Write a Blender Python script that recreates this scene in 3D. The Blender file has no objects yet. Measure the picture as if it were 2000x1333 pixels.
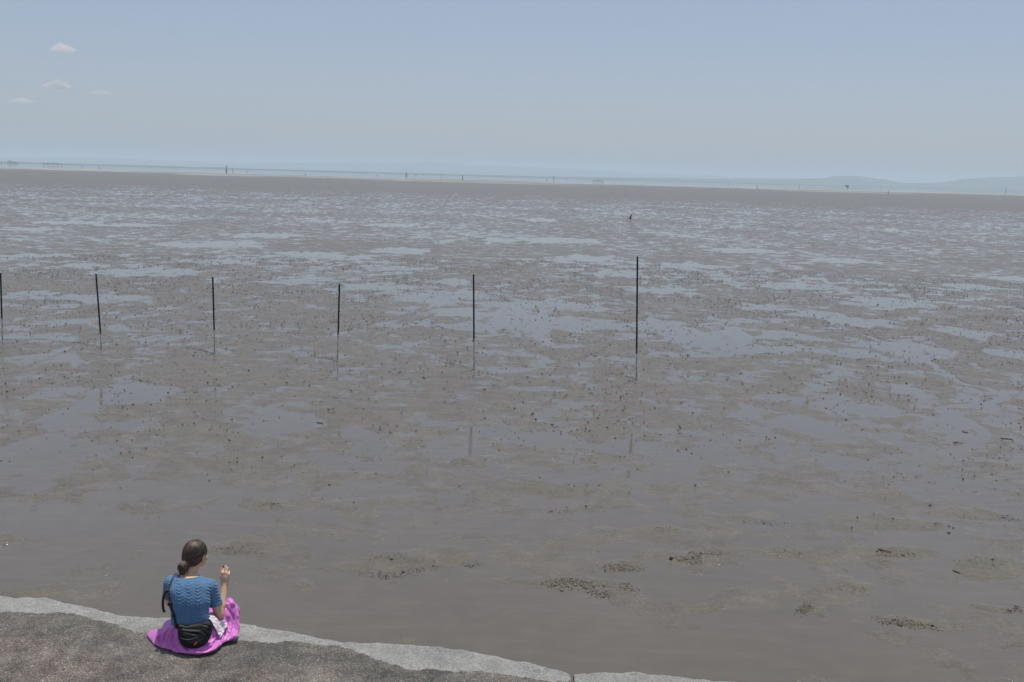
import bpy, bmesh, math, random
import numpy as np
from mathutils import Vector, Matrix, Euler
from mathutils.bvhtree import BVHTree
random.seed(7)
rng = np.random.default_rng(11)
SC = bpy.context.scene
COL = SC.collection
R = math.radians

# ------------------------------------------------------------------ camera, sky, sun, exposure
CAM_H = 4.9
FPX = 2056.0                      # focal length in photo pixels (2000 wide)
PITCH = math.atan(322.0 / FPX)
ROLL = R(1.575)
WALL_Z = 1.45                     # level of the sea wall she sits on
cam_data = bpy.data.cameras.new('camera')
cam_data.sensor_width = 36.0
cam_data.lens = 36.0 * FPX / 2000.0
cam_data.clip_start = 0.1
cam_data.clip_end = 40000
cam = bpy.data.objects.new('camera', cam_data)
COL.objects.link(cam)
CAM_R = Matrix.Rotation(math.pi / 2 - PITCH, 3, 'X') @ Matrix.Rotation(ROLL, 3, 'Z')
cam.matrix_world = Matrix.Translation((0, 0, CAM_H)) @ CAM_R.to_4x4()
SC.camera = cam

SUN_EL = R(76)
SUN_AZ = R(22)                    # from +Y clockwise towards +X: high, ahead of the camera and a little to its right
sun_dir = Vector((math.sin(SUN_AZ) * math.cos(SUN_EL), math.cos(SUN_AZ) * math.cos(SUN_EL), math.sin(SUN_EL)))
world = bpy.data.worlds.new('World')
SC.world = world
world.use_nodes = True
wn = world.node_tree.nodes
wl = world.node_tree.links
for n in list(wn): wn.remove(n)
w_out = wn.new('ShaderNodeOutputWorld')
w_bg = wn.new('ShaderNodeBackground')
w_sky = wn.new('ShaderNodeTexSky')
w_sky.sky_type = 'NISHITA'
w_sky.sun_disc = False
w_sky.sun_elevation = SUN_EL
w_sky.sun_rotation = SUN_AZ
w_sky.altitude = 0
w_sky.air_density = 1.0
w_sky.dust_density = 1.3
w_sky.ozone_density = 3.0
w_bg.inputs['Strength'].default_value = 0.095
w_tint = wn.new('ShaderNodeMix'); w_tint.data_type = 'RGBA'; w_tint.blend_type = 'MULTIPLY'
w_tint.inputs[0].default_value = 1.0; w_tint.inputs[7].default_value = (1.12, 1.04, 1.04, 1)      # milky, less blue summer air
w_milk = wn.new('ShaderNodeMix'); w_milk.data_type = 'RGBA'; w_milk.inputs[0].default_value = 0.45; w_milk.inputs[7].default_value = (3.95, 4.62, 6.12, 1)   # even humid veil
wl.new(w_sky.outputs[0], w_tint.inputs[6]); wl.new(w_tint.outputs[2], w_milk.inputs[6]); wl.new(w_milk.outputs[2], w_bg.inputs['Color'])
wl.new(w_bg.outputs[0], w_out.inputs['Surface'])
sun_data = bpy.data.lights.new('sun', 'SUN')
sun_data.energy = 3.6
sun_data.angle = R(0.55)
sun_data.color = (1.0, 0.955, 0.89)
sun = bpy.data.objects.new('sun', sun_data)
sun.rotation_euler = sun_dir.to_track_quat('Z', 'Y').to_euler()
sun.location = (20, -20, 60)
COL.objects.link(sun)
SC.view_settings.view_transform = 'Standard'
SC.view_settings.look = 'None'
SC.view_settings.gamma = 1.0
SC.view_settings.exposure = 0.0
SC.view_settings.use_curve_mapping = False
SC.render.engine = 'CYCLES'
SC.cycles.volume_bounces = 4
SC.cycles.max_bounces = 8
SC.cycles.volume_max_steps = 256

# ------------------------------------------------------------------ helpers
def ray(px, py):
    return CAM_R @ Vector(((px - 1000) / FPX, (666.5 - py) / FPX, -1.0))
def at(px, py, z=0.0):
    """the point of the level z that the photo shows at px, py"""
    d = ray(px, py); t = (z - CAM_H) / d.z
    return Vector((d.x * t, d.y * t, z))
def depth_of(p):
    return -(CAM_R.transposed() @ (Vector(p) - Vector((0, 0, CAM_H)))).z

def tag(o, label=None, cat=None, group=None, kind=None):
    if label: o['label'] = label
    if cat: o['category'] = cat
    if group: o['group'] = group
    if kind: o['kind'] = kind
    return o
def empty(name, loc, rz=0.0):
    o = bpy.data.objects.new(name, None); COL.objects.link(o)
    o.location = loc; o.rotation_euler = (0, 0, rz); o.empty_display_size = 0.2
    return o
def link(name, me, mats, parent=None, smooth=False):
    o = bpy.data.objects.new(name, me); COL.objects.link(o)
    if mats is not None:
        for m in (mats if isinstance(mats, (list, tuple)) else [mats]): me.materials.append(m)
    if smooth and len(me.polygons): me.polygons.foreach_set('use_smooth', np.ones(len(me.polygons), dtype=bool))
    if parent is not None: o.parent = parent
    return o
def np_mesh(name, V, Q):
    """mesh from numpy vertices and quads or triangles"""
    me = bpy.data.meshes.new(name)
    V = np.ascontiguousarray(V, dtype=np.float32); Q = np.ascontiguousarray(Q, dtype=np.int32)
    k = Q.shape[1]
    me.vertices.add(len(V)); me.vertices.foreach_set('co', V.ravel())
    me.loops.add(Q.size); me.loops.foreach_set('vertex_index', Q.ravel())
    me.polygons.add(len(Q)); me.polygons.foreach_set('loop_start', np.arange(len(Q), dtype=np.int32) * k)
    me.update(calc_edges=True); me.validate()
    return me
def attr(me, name, vals):
    a = me.attributes.new(name, 'FLOAT', 'POINT'); a.data.foreach_set('value', np.asarray(vals, dtype=np.float32))
def grid_quads(nr, nc):
    i = np.arange(nr - 1)[:, None] * nc + np.arange(nc - 1)[None, :]
    return np.stack([i, i + 1, i + 1 + nc, i + nc], -1).reshape(-1, 4)
def bm_obj(name, bm, mats, parent=None, smooth=False):
    me = bpy.data.meshes.new(name); bm.to_mesh(me); bm.free()
    return link(name, me, mats, parent, smooth)
def add_tube(bm, pts, rad, seg=8, cap=True):
    pts = [Vector(p) for p in pts]; n = len(pts)
    if not hasattr(rad, '__len__'): rad = [rad] * n
    rings = []; ref = None
    for i, p in enumerate(pts):
        t = (pts[min(i + 1, n - 1)] - pts[max(i - 1, 0)]).normalized()
        if ref is None: ref = Vector((0, 0, 1)) if abs(t.z) < 0.9 else Vector((1, 0, 0))
        a = (ref - t * ref.dot(t)).normalized(); b = t.cross(a); ref = a
        rings.append([bm.verts.new(p + (a * math.cos(2 * math.pi * k / seg) + b * math.sin(2 * math.pi * k / seg)) * rad[i]) for k in range(seg)])
    for i in range(n - 1):
        for k in range(seg):
            bm.faces.new((rings[i][k], rings[i][(k + 1) % seg], rings[i + 1][(k + 1) % seg], rings[i + 1][k]))
    if cap:
        bm.faces.new(rings[0][::-1]); bm.faces.new(rings[-1])
def add_ribbon(bm, pts, nrm, width, thick):
    pts = [Vector(p) for p in pts]; n = len(pts); rings = []
    for i, p in enumerate(pts):
        t = (pts[min(i + 1, n - 1)] - pts[max(i - 1, 0)]).normalized()
        nn = Vector(nrm[i] if isinstance(nrm, list) else nrm); nn = (nn - t * nn.dot(t)).normalized()
        s = t.cross(nn); w = width[i] if hasattr(width, '__len__') else width
        rings.append([bm.verts.new(p + s * w / 2 * a + nn * thick / 2 * b) for a, b in ((-1, -1), (1, -1), (1, 1), (-1, 1))])
    for i in range(n - 1):
        for k in range(4):
            bm.faces.new((rings[i][k], rings[i][(k + 1) % 4], rings[i + 1][(k + 1) % 4], rings[i + 1][k]))
    bm.faces.new(rings[0][::-1]); bm.faces.new(rings[-1])
def add_box(bm, c, s, rz=0.0, bevel=0.0):
    m = Matrix.Translation(c) @ Matrix.Rotation(rz, 4, 'Z') @ Matrix.Diagonal((s[0], s[1], s[2], 1))
    g = bmesh.ops.create_cube(bm, size=1.0, matrix=m)
    if bevel > 0:
        es = list({e for v in g['verts'] for e in v.link_edges})
        bmesh.ops.bevel(bm, geom=es, offset=bevel, segments=2, affect='EDGES', profile=0.6)
def catmull(pts, n):
    pts = np.array(pts, float); P = np.vstack([2 * pts[0] - pts[1], pts, 2 * pts[-1] - pts[-2]]); out = []
    m = len(pts) - 1
    for q in np.linspace(0, m, n):
        i = min(int(q), m - 1); t = q - i; a, b, c, d = P[i], P[i + 1], P[i + 2], P[i + 3]
        out.append(0.5 * ((2 * b) + (c - a) * t + (2 * a - 5 * b + 4 * c - d) * t * t + (3 * b - a - 3 * c + d) * t ** 3))
    return np.array(out)

# numpy gradient noise
_perm = rng.permutation(4096).astype(np.int64)
def _h2(ix, iy, s):
    return _perm[(_perm[(ix + s * 57) & 4095] + iy) & 4095]
def perlin(x, y, s=0):
    x0 = np.floor(x); y0 = np.floor(y); fx = x - x0; fy = y - y0
    ix = x0.astype(np.int64); iy = y0.astype(np.int64)
    u = fx * fx * fx * (fx * (fx * 6 - 15) + 10); v = fy * fy * fy * (fy * (fy * 6 - 15) + 10)
    def g(i, j, dx, dy):
        a = _h2(i, j, s) * (2 * math.pi / 4096); return np.cos(a) * dx + np.sin(a) * dy
    a = g(ix, iy, fx, fy); b = g(ix + 1, iy, fx - 1, fy); c = g(ix, iy + 1, fx, fy - 1); d = g(ix + 1, iy + 1, fx - 1, fy - 1)
    return (a + (b - a) * u) * (1 - v) + (c + (d - c) * u) * v
def fbm(x, y, octs=4, s=0, gain=0.5):
    t = 0; a = 1.0
    for o in range(octs):
        t = t + a * perlin(x * 2.03 ** o + 13.7 * o, y * 2.03 ** o - 7.1 * o, s + o); a *= gain
    return t
def sstep(a, b, x):
    t = np.clip((x - a) / (b - a), 0, 1); return t * t * (3 - 2 * t)

# ------------------------------------------------------------------ materials
def new_mat(name):
    m = bpy.data.materials.new(name); m.use_nodes = True
    nt = m.node_tree
    return m, nt, nt.nodes['Principled BSDF']
def setp(b, **k):
    names = {'color': 'Base Color', 'rough': 'Roughness', 'metal': 'Metallic', 'ior': 'IOR', 'spec': 'Specular IOR Level',
             'sss': 'Subsurface Weight', 'sheen': 'Sheen Weight', 'coat': 'Coat Weight', 'aniso': 'Anisotropic', 'trans': 'Transmission Weight'}
    for q, v in k.items():
        b.inputs[names[q]].default_value = (*v, 1) if q == 'color' else v
def nd(nt, typ, **k):
    n = nt.nodes.new(typ)
    for q, v in k.items():
        if q in n.inputs: n.inputs[q].default_value = v
        else: setattr(n, q, v)
    return n
def ramp(nt, fac, stops, interp='LINEAR'):
    r = nt.nodes.new('ShaderNodeValToRGB'); r.color_ramp.interpolation = interp
    el = r.color_ramp.elements
    while len(el) < len(stops): el.new(0.5)
    for e, (p, c) in zip(el, stops):
        e.position = p; e.color = (*c, 1) if hasattr(c, '__len__') else (c, c, c, 1)
    nt.links.new(fac, r.inputs['Fac']); return r.outputs['Color']
def mixc(nt, fac, a, b, blend='MIX'):
    m = nt.nodes.new('ShaderNodeMix'); m.data_type = 'RGBA'; m.blend_type = blend
    for sock, v in ((m.inputs[0], fac), (m.inputs[6], a), (m.inputs[7], b)):
        if isinstance(v, bpy.types.NodeSocket): nt.links.new(v, sock)
        elif hasattr(v, '__len__'): sock.default_value = (*v, 1)
        else: sock.default_value = v
    return m.outputs[2]
def math_n(nt, op, a, b=0.0, c=None, clamp=False):
    m = nt.nodes.new('ShaderNodeMath'); m.operation = op; m.use_clamp = clamp
    for i, v in enumerate((a, b) if c is None else (a, b, c)):
        if isinstance(v, bpy.types.NodeSocket): nt.links.new(v, m.inputs[i])
        else: m.inputs[i].default_value = v
    return m.outputs[0]
def coords(nt, kind='Object', scale=(1, 1, 1), rot=(0, 0, 0)):
    tc = nt.nodes.new('ShaderNodeTexCoord'); mp = nt.nodes.new('ShaderNodeMapping')
    mp.inputs['Scale'].default_value = scale; mp.inputs['Rotation'].default_value = rot
    nt.links.new(tc.outputs[kind], mp.inputs['Vector']); return mp.outputs['Vector']
def noise(nt, vec, scale, detail=4.0, rough=0.55, dist=0.0):
    n = nd(nt, 'ShaderNodeTexNoise', Scale=scale, Detail=detail, Roughness=rough, Distortion=dist)
    nt.links.new(vec, n.inputs['Vector']); return n.outputs['Fac']
def bump(nt, bsdf, height, strength, dist, prev=None):
    b = nd(nt, 'ShaderNodeBump', Strength=strength, Distance=dist)
    nt.links.new(height, b.inputs['Height'])
    if prev is not None: nt.links.new(prev, b.inputs['Normal'])
    nt.links.new(b.outputs[0], bsdf.inputs['Normal']); return b.outputs[0]
def simple(name, col, rough=0.6, var=0.25, scale=8.0, bmp=0.0, bscale=40.0, **k):
    m, nt, b = new_mat(name); setp(b, color=col, rough=rough, **k)
    v = coords(nt)
    f = noise(nt, v, scale, 5)
    lo = tuple(c * (1 - var) for c in col); hi = tuple(min(1, c * (1 + var)) for c in col)
    nt.links.new(ramp(nt, f, [(0.3, lo), (0.7, hi)]), b.inputs['Base Color'])
    if bmp: bump(nt, b, noise(nt, v, bscale, 3), 0.6, bmp)
    return m

def mud_material():
    m, nt, b = new_mat('wet_mud'); setp(b, ior=1.35)
    v = coords(nt, 'Object')
    geo = nt.nodes.new('ShaderNodeNewGeometry'); sx = nt.nodes.new('ShaderNodeSeparateXYZ')
    nt.links.new(geo.outputs['Position'], sx.inputs[0]); z = sx.outputs['Z']
    big = noise(nt, v, 0.35, 4); mid = noise(nt, v, 2.2, 5, 0.6); fine = noise(nt, v, 26, 4, 0.65)
    c1 = ramp(nt, big, [(0.32, (0.136, 0.114, 0.088)), (0.68, (0.147, 0.128, 0.098))])
    c2 = mixc(nt, 0.55, c1, ramp(nt, mid, [(0.30, (0.62, 0.62, 0.60)), (0.72, (1.22, 1.20, 1.16))]), 'MULTIPLY')
    c3 = mixc(nt, 0.5, c2, ramp(nt, fine, [(0.36, (0.55, 0.55, 0.55)), (0.62, (1.18, 1.18, 1.18))]), 'MULTIPLY')
    at_ = nd(nt, 'ShaderNodeAttribute', attribute_name='mound')
    c4 = mixc(nt, math_n(nt, 'MULTIPLY', at_.outputs['Fac'], 0.7, clamp=True), c3, mixc(nt, 1.0, c3, (1.0, 1.03, 0.93), 'MULTIPLY'))
    nt.links.new(c4, b.inputs['Base Color'])
    # wet near the water level, duller on what stands proud
    st = noise(nt, coords(nt, 'Object', (1.1, 9.0, 1.0), (0, 0, R(7))), 1.0, 5, 0.6)
    dry = nt.nodes.new('ShaderNodeMapRange'); dry.inputs['From Min'].default_value = 0.0005; dry.inputs['From Max'].default_value = 0.018
    film = noise(nt, coords(nt, 'Object', (1.0, 1.7, 1.0)), 1.4, 9, 0.72)
    nt.links.new(math_n(nt, 'ADD', z, math_n(nt, 'MULTIPLY_ADD', film, 0.075, -0.0375)), dry.inputs['Value'])
    rr = math_n(nt, 'MULTIPLY_ADD', dry.outputs[0], 0.28, 0.08)
    rr = math_n(nt, 'ADD', rr, math_n(nt, 'MULTIPLY_ADD', st, 0.5, -0.25))
    nt.links.new(math_n(nt, 'MAXIMUM', rr, 0.07), b.inputs['Roughness'])
    h1 = math_n(nt, 'MULTIPLY', noise(nt, v, 9, 5, 0.6), dry.outputs[0])
    n1 = bump(nt, b, h1, 0.8, 0.030)
    n2 = bump(nt, b, math_n(nt, 'MULTIPLY', fine, dry.outputs[0]), 0.8, 0.008, n1)
    bump(nt, b, st, 0.35, 0.006, n2)
    # burrow mouths and specks too small to model
    vo = nd(nt, 'ShaderNodeTexVoronoi', Scale=9.0); nt.links.new(v, vo.inputs['Vector'])
    dots = ramp(nt, math_n(nt, 'ADD', vo.outputs['Distance'], math_n(nt, 'MULTIPLY', noise(nt, v, 1.1, 4), 0.5)), [(0.27, 1.0), (0.33, 0.0)])
    nt.links.new(mixc(nt, math_n(nt, 'MULTIPLY', dots, dry.outputs[0]), c4, (0.045, 0.042, 0.036)), b.inputs['Base Color'])
    return m
def water_material():
    m, nt, b = new_mat('silty_water'); setp(b, ior=1.45, rough=0.03)
    v = coords(nt, 'Object')
    c = ramp(nt, noise(nt, v, 0.25, 4), [(0.3, (0.113, 0.095, 0.071)), (0.7, (0.130, 0.111, 0.084))])
    c = mixc(nt, 0.6, c, ramp(nt, noise(nt, v, 3.0, 5, 0.6), [(0.32, (0.88, 0.88, 0.88)), (0.7, (1.08, 1.08, 1.07))]), 'MULTIPLY')
    st = noise(nt, coords(nt, 'Object', (0.9, 7.0, 1.0), (0, 0, R(6))), 1.2, 6, 0.65)
    silt = ramp(nt, st, [(0.42, (0.96, 0.96, 0.95)), (0.55, (1.0, 1.0, 1.0)), (0.68, (1.12, 1.12, 1.12))])
    nt.links.new(mixc(nt, 0.9, c, silt, 'MULTIPLY'), b.inputs['Base Color'])
    nt.links.new(ramp(nt, st, [(0.35, 0.015), (0.75, 0.09)]), b.inputs['Roughness'])
    bump(nt, b, st, 0.3, 0.004)
    return m
def concrete_material():
    m, nt, b = new_mat('pale_concrete'); setp(b, rough=0.9, ior=1.4)
    v = coords(nt, 'Object')
    c = ramp(nt, noise(nt, v, 3.5, 5, 0.6), [(0.3, (0.200, 0.200, 0.188)), (0.7, (0.345, 0.340, 0.318))])
    c = mixc(nt, 0.75, c, ramp(nt, noise(nt, v, 80, 3, 0.7), [(0.36, (0.50, 0.50, 0.50)), (0.50, (0.98, 0.98, 0.98)), (0.66, (1.45, 1.43, 1.38))]), 'MULTIPLY')
    vo = nd(nt, 'ShaderNodeTexVoronoi', feature='DISTANCE_TO_EDGE', Scale=3.2)
    dv = nt.nodes.new('ShaderNodeVectorMath'); dv.operation = 'ADD'
    nz = nd(nt, 'ShaderNodeTexNoise', Scale=5.0); nt.links.new(v, nz.inputs['Vector'])
    nt.links.new(v, dv.inputs[0]); nt.links.new(nz.outputs['Color'], dv.inputs[1]); nt.links.new(dv.outputs[0], vo.inputs['Vector'])
    lines = ramp(nt, vo.outputs['Distance'], [(0.0, 1.0), (0.035, 0.0)])
    lines = math_n(nt, 'MULTIPLY', lines, ramp(nt, noise(nt, v, 2.3, 2), [(0.48, 0.0), (0.6, 1.0)]))
    c = mixc(nt, math_n(nt, 'MULTIPLY', lines, 0.55), c, (0.42, 0.42, 0.39))
    nt.links.new(c, b.inputs['Base Color'])
    n1 = bump(nt, b, noise(nt, v, 70, 4, 0.7), 0.9, 0.010)
    bump(nt, b, noise(nt, v, 12, 4, 0.6), 0.6, 0.02, n1)
    return m
def pavement_material():
    m, nt, b = new_mat('rough_aggregate'); setp(b, rough=0.93, ior=1.4)
    v = coords(nt, 'Object')
    vo = nd(nt, 'ShaderNodeTexVoronoi', Scale=150.0); nt.links.new(v, vo.inputs['Vector'])
    sp = nt.nodes.new('ShaderNodeSeparateColor'); nt.links.new(vo.outputs['Color'], sp.inputs[0])
    grain = ramp(nt, sp.outputs[0], [(0.0, (0.40, 0.40, 0.41)), (0.45, (0.85, 0.83, 0.81)), (0.75, (1.1, 1.07, 1.0)), (0.93, (1.9, 1.8, 1.55)), (1.0, (2.7, 2.6, 2.35))])
    zone = nd(nt, 'ShaderNodeAttribute', attribute_name='rust')
    zf = math_n(nt, 'ADD', zone.outputs['Fac'], math_n(nt, 'MULTIPLY_ADD', noise(nt, v, 2.2, 5, 0.65), 1.6, -0.8), clamp=True)
    base = mixc(nt, zf, ramp(nt, noise(nt, v, 1.6, 5, 0.6), [(0.3, (0.092, 0.090, 0.086)), (0.7, (0.172, 0.165, 0.150))]),
                ramp(nt, noise(nt, v, 3.0, 5, 0.6), [(0.3, (0.140, 0.116, 0.106)), (0.7, (0.215, 0.184, 0.166))]))
    c = mixc(nt, 0.8, base, grain, 'MULTIPLY')
    c = mixc(nt, 0.8, c, ramp(nt, noise(nt, v, 6.0, 5, 0.7), [(0.3, (0.60, 0.60, 0.60)), (0.72, (1.70, 1.67, 1.62))]), 'MULTIPLY')
    nt.links.new(c, b.inputs['Base Color'])
    n1 = bump(nt, b, vo.outputs['Distance'], 0.7, 0.010)
    bump(nt, b, noise(nt, v, 22, 5, 0.7), 0.8, 0.025, n1)
    return m

M = {
    'mud': mud_material(), 'water': water_material(), 'concrete': concrete_material(), 'pavement': pavement_material(),
    'sand': simple('pale_sand', (0.30, 0.27, 0.215), 0.8, 0.15, 0.05),
    'hill': simple('wooded_hill', (0.05, 0.075, 0.05), 0.9, 0.35, 0.004),
    'pellet': simple('mud_crumb', (0.058, 0.053, 0.043), 0.75, 0.5, 3.0),
    'pellet_pale': simple('pale_mud_crumb', (0.140, 0.123, 0.098), 0.55, 0.55, 9.0),
    'clod': simple('dark_clod', (0.075, 0.066, 0.052), 0.6, 0.5, 9.0),
    'black_plastic': simple('black_plastic', (0.010, 0.010, 0.013), 0.5, 0.3, 30.0, ior=1.4),
    'cap': simple('pale_cap', (0.55, 0.55, 0.52), 0.7, 0.1),
    'beacon_red': simple('faded_red_paint', (0.30, 0.07, 0.06), 0.6),
    'beacon_white': simple('white_paint', (0.72, 0.72, 0.70), 0.6, 0.05),
    'dark_steel': simple('dark_steel', (0.035, 0.04, 0.045), 0.6),
    'bird_black': simple('black_feathers', (0.012, 0.012, 0.014), 0.55),
    'bird_white': simple('white_feathers', (0.78, 0.78, 0.76), 0.7, 0.05),
    'bird_beak': simple('yellow_beak', (0.5, 0.3, 0.05), 0.5),
}

# ------------------------------------------------------------------ mud flat
NR, NC = 760, 1250
def dist_of_row(t):
    # rows get wider apart with distance
    k = 980 * (1 - t) ** 1.25 + 9.0 * (1 - (1 - t) ** 1.25)
    return CAM_H * FPX / k
tt = np.linspace(0, 1, NR); rr_ = dist_of_row(tt)
aa_ = np.radians(np.linspace(-34, 34, NC))
RR, AA = np.meshgrid(rr_, aa_, indexing='ij')
MX = RR * np.sin(AA); MY = RR * np.cos(AA)

def feature(px, py, rx, ry):
    c = at(px, py); a = at(px, py - ry); b = at(px, py + ry)
    return c.x, c.y, rx * depth_of(c) / FPX, max(0.12, (a.y - b.y) / 2)
POOLS = [(1085,598,95,11),(1010,622,62,24),(1115,633,92,12),(955,638,50,9),(1290,566,58,8),(1300,640,60,12),(1400,663,95,20),(1475,682,60,11),
 (1600,617,48,9),(1690,630,75,9),(1740,592,70,9),(1768,680,75,15),(1880,650,58,9),(1975,690,40,12),(1500,600,60,6),(1540,655,40,8),(1660,690,55,10),
 (1090,470,80,5),(785,490,50,6),(690,503,36,5),(580,550,50,5),(770,525,44,4),(890,552,32,6),(815,580,48,8),(885,578,62,8),(885,610,48,9),(920,640,40,6),
 (872,886,46,13),(1085,860,55,10),(855,830,42,8),(1130,787,42,8),(290,532,80,9),(190,582,90,7),(60,577,50,9),(600,548,50,7),(600,498,60,6),
 (450,478,60,6),(370,478,60,5),(740,560,60,7),(1150,505,60,5),(1200,535,50,5),(1560,560,60,5),(1350,520,60,4),(1450,490,70,4),(1650,510,60,4),(1900,560,50,5),
 (1980,545,50,4),(520,460,70,4),(130,435,60,3),(60,448,50,3),(250,440,60,3),(760,440,40,3),(1060,430,30,3),(980,470,30,4),(430,512,60,4),(70,500,60,4),(150,520,40,5),
 (1215,870,60,14),(1660,905,55,14),(1800,960,60,18),(1620,845,50,8),(1700,800,60,8),(540,820,75,26),(130,830,60,20),(90,880,110,28),(165,800,50,20),
 (250,770,70,16),(300,960,160,20),(430,1010,150,22),(130,1010,130,25),(720,905,90,14),(690,960,120,14),(960,1035,90,14),(120,1110,260,40),
 (560,1170,330,60),(880,1210,330,60),(1110,1172,52,22),(1192,1124,34,10),(1335,1133,100,20),(1470,1025,58,10),(1790,1228,24,9),(1250,1260,300,50),
 (1560,1270,250,40),(1850,1290,220,30),(1500,1130,120,20),(1640,1210,110,22),(1890,1160,90,25),(1000,1130,60,30),(1850,1060,60,20)]
MOUNDS = [(800,1098,125,20),(1120,1140,90,12),(1215,1108,44,8),(1385,1088,70,8),(1700,1075,95,12),(1735,1020,80,12),(1940,1110,70,14),(1580,1192,28,10),
 (1785,1214,80,7),(1960,1188,50,8),(365,838,60,9),(215,812,45,7),(1140,781,50,4),(1215,839,30,6),(1560,1070,70,10),(560,985,40,6),(470,1078,70,12),
 (660,812,42,22),(1650,1150,80,10),(1290,1040,70,8),(900,905,30,10),(380,620,60,3),(1120,612,50,6),(1060,955,80,12),(1400,1180,80,6),(80,790,60,9),(470,905,80,10),(1890,1000,60,10)]
b_tab = ([0, 9, 11.5, 13, 16, 20, 26, 32, 60, 100, 150, 200, 260, 2000], [-0.30, -0.30, -0.14, 0.0, 0.06, 0.14, 0.25, 0.33, 0.34, 0.34, 0.36, 0.44, 0.75, 0.9])
def mud_height(x, y):
    r = np.hypot(x, y)
    wx = x + 0.5 * perlin(x / 1.3, y / 1.3, 3); wy = y + 0.5 * perlin(x / 1.3, y / 1.3, 5)
    n1 = fbm(wx / 1.15, wy / 1.6, 7, 10, 0.66); n2 = fbm(x / 11, y / 16, 3, 20)
    bias = np.interp(r, *b_tab)
    n3 = fbm(x / 0.55, y / 0.8, 3, 25)
    h = 0.026 * (0.85 * n1 + 0.5 * n2 + 0.42 * n3 + bias)
    near = 1 - sstep(14, 30, r)
    h = h * (1 - 0.6 * near)
    for px, py, rx, ry in POOLS:
        cx, cy, ax, ay = feature(px, py, rx, ry)
        dx = (wx - cx) / ax; dy = (wy - cy) / ay
        q = dx * dx + dy * dy
        m = q < 3.2
        if m.any():
            w = 1 - sstep(0.55, 1.9, q[m] + 1.0 * n1[m]); w = w * 0.95; h[m] = h[m] * (1 - w) + (-0.011 + 0.022 * n3[m] + 0.010 * n1[m]) * w
    mound = np.zeros_like(h)
    for px, py, rx, ry in MOUNDS:
        cx, cy, ax, ay = feature(px, py, rx, ry)
        dx = (wx - cx) / ax; dy = (wy - cy) / ay; q = dx * dx + dy * dy
        m = q < 3.2
        if m.any():
            w = 1 - sstep(-0.4, 2.2, q[m] + 1.5 * n1[m])
            h[m] = np.maximum(h[m], h[m] * (1 - w) + 0.008 * w); mound[m] = np.maximum(mound[m], w)
    for px, py, rx, ry in ((1110, 1172, 50, 19), (1192, 1124, 32, 9), (1790, 1228, 22, 8), (872, 886, 44, 11), (1085, 862, 45, 8)):     # scoops with a steep edge
        cx, cy, ax, ay = feature(px, py, rx, ry)
        dx = (wx - cx) / ax; dy = (wy - cy) / ay; q = dx * dx + dy * dy
        w = 1 - sstep(0.8, 1.1, q); h = h * (1 - w) - 0.02 * w
    # fine relief, rougher where it stands proud
    up = sstep(0.0, 0.012, h)
    h = h + up * 0.006 * fbm(x * 3.1, y * 3.1, 3, 40) + up * sstep(0.1, 0.9, mound) * 0.012 * np.abs(fbm(x * 9, y * 9, 3, 50))
    h = h + 0.0038 * fbm(x * 1.1, y * 4.5 + x * .6, 5, 60, 0.6)
    # winding drain on the right
    # the flat ends in the sea
    far_edge = 1010 + 90 * perlin(x / 160, x * 0 + 3.3, 70) + 0.03 * x
    h = h + 0.08 * sstep(250, 500, r) - 2.5 * sstep(0, 60, r - far_edge)
    h = np.where(r > 300, np.where(r < far_edge, np.maximum(h, 0.03), h), h)
    return h, mound
def drain(px_pts, w):
    P = np.array([[at(*p).x, at(*p).y] for p in px_pts]); P = catmull(P, 60); return P, w
DRAINS = [drain([(1690, 655), (1800, 700), (1870, 745), (1925, 758), (1965, 778), (1900, 790), (1835, 798), (1880, 818), (1925, 850), (1880, 875), (1800, 892), (1755, 925)], 0.10),
          drain([(1500, 1333), (1620, 1290), (1560, 1262), (1500, 1220)], 0.07)]
H0, MND = mud_height(MX, MY)
for P, w in DRAINS:
    lo = P.min(0) - 1; hi = P.max(0) + 1
    m = (MX > lo[0]) & (MX < hi[0]) & (MY > lo[1]) & (MY < hi[1])
    xs = MX[m]; ys = MY[m]; d = np.full(xs.shape, 9.0)
    for a, b in zip(P[:-1], P[1:]):
        ba = b - a; t = np.clip(((xs - a[0]) * ba[0] + (ys - a[1]) * ba[1]) / (ba @ ba + 1e-9), 0, 1)
        d = np.minimum(d, np.hypot(xs - a[0] - t * ba[0], ys - a[1] - t * ba[1]))
    hh = H0[m]; k = 1 - sstep(w * 0.6, w * 1.6, d); H0[m] = hh * (1 - k) - 0.01 * k
V = np.stack([MX, MY, H0], -1).reshape(-1, 3)
me = np_mesh('mud_flat', V, grid_quads(NR, NC))
attr(me, 'mound', MND.ravel())
mud = tag(link('mud_flat', me, M['mud'], smooth=True), kind='structure')
def mud_z(x, y):
    x = np.atleast_1d(np.asarray(x, float)); y = np.atleast_1d(np.asarray(y, float))
    r = np.hypot(x, y); a = np.arctan2(x, y)
    i = np.clip(np.interp(r, rr_, np.arange(NR)), 0, NR - 1.001); j = np.clip(np.interp(a, aa_, np.arange(NC)), 0, NC - 1.001)
    i0 = i.astype(int); j0 = j.astype(int); fi = i - i0; fj = j - j0
    return (H0[i0, j0] * (1 - fi) * (1 - fj) + H0[i0 + 1, j0] * fi * (1 - fj) + H0[i0, j0 + 1] * (1 - fi) * fj + H0[i0 + 1, j0 + 1] * fi * fj)

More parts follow.
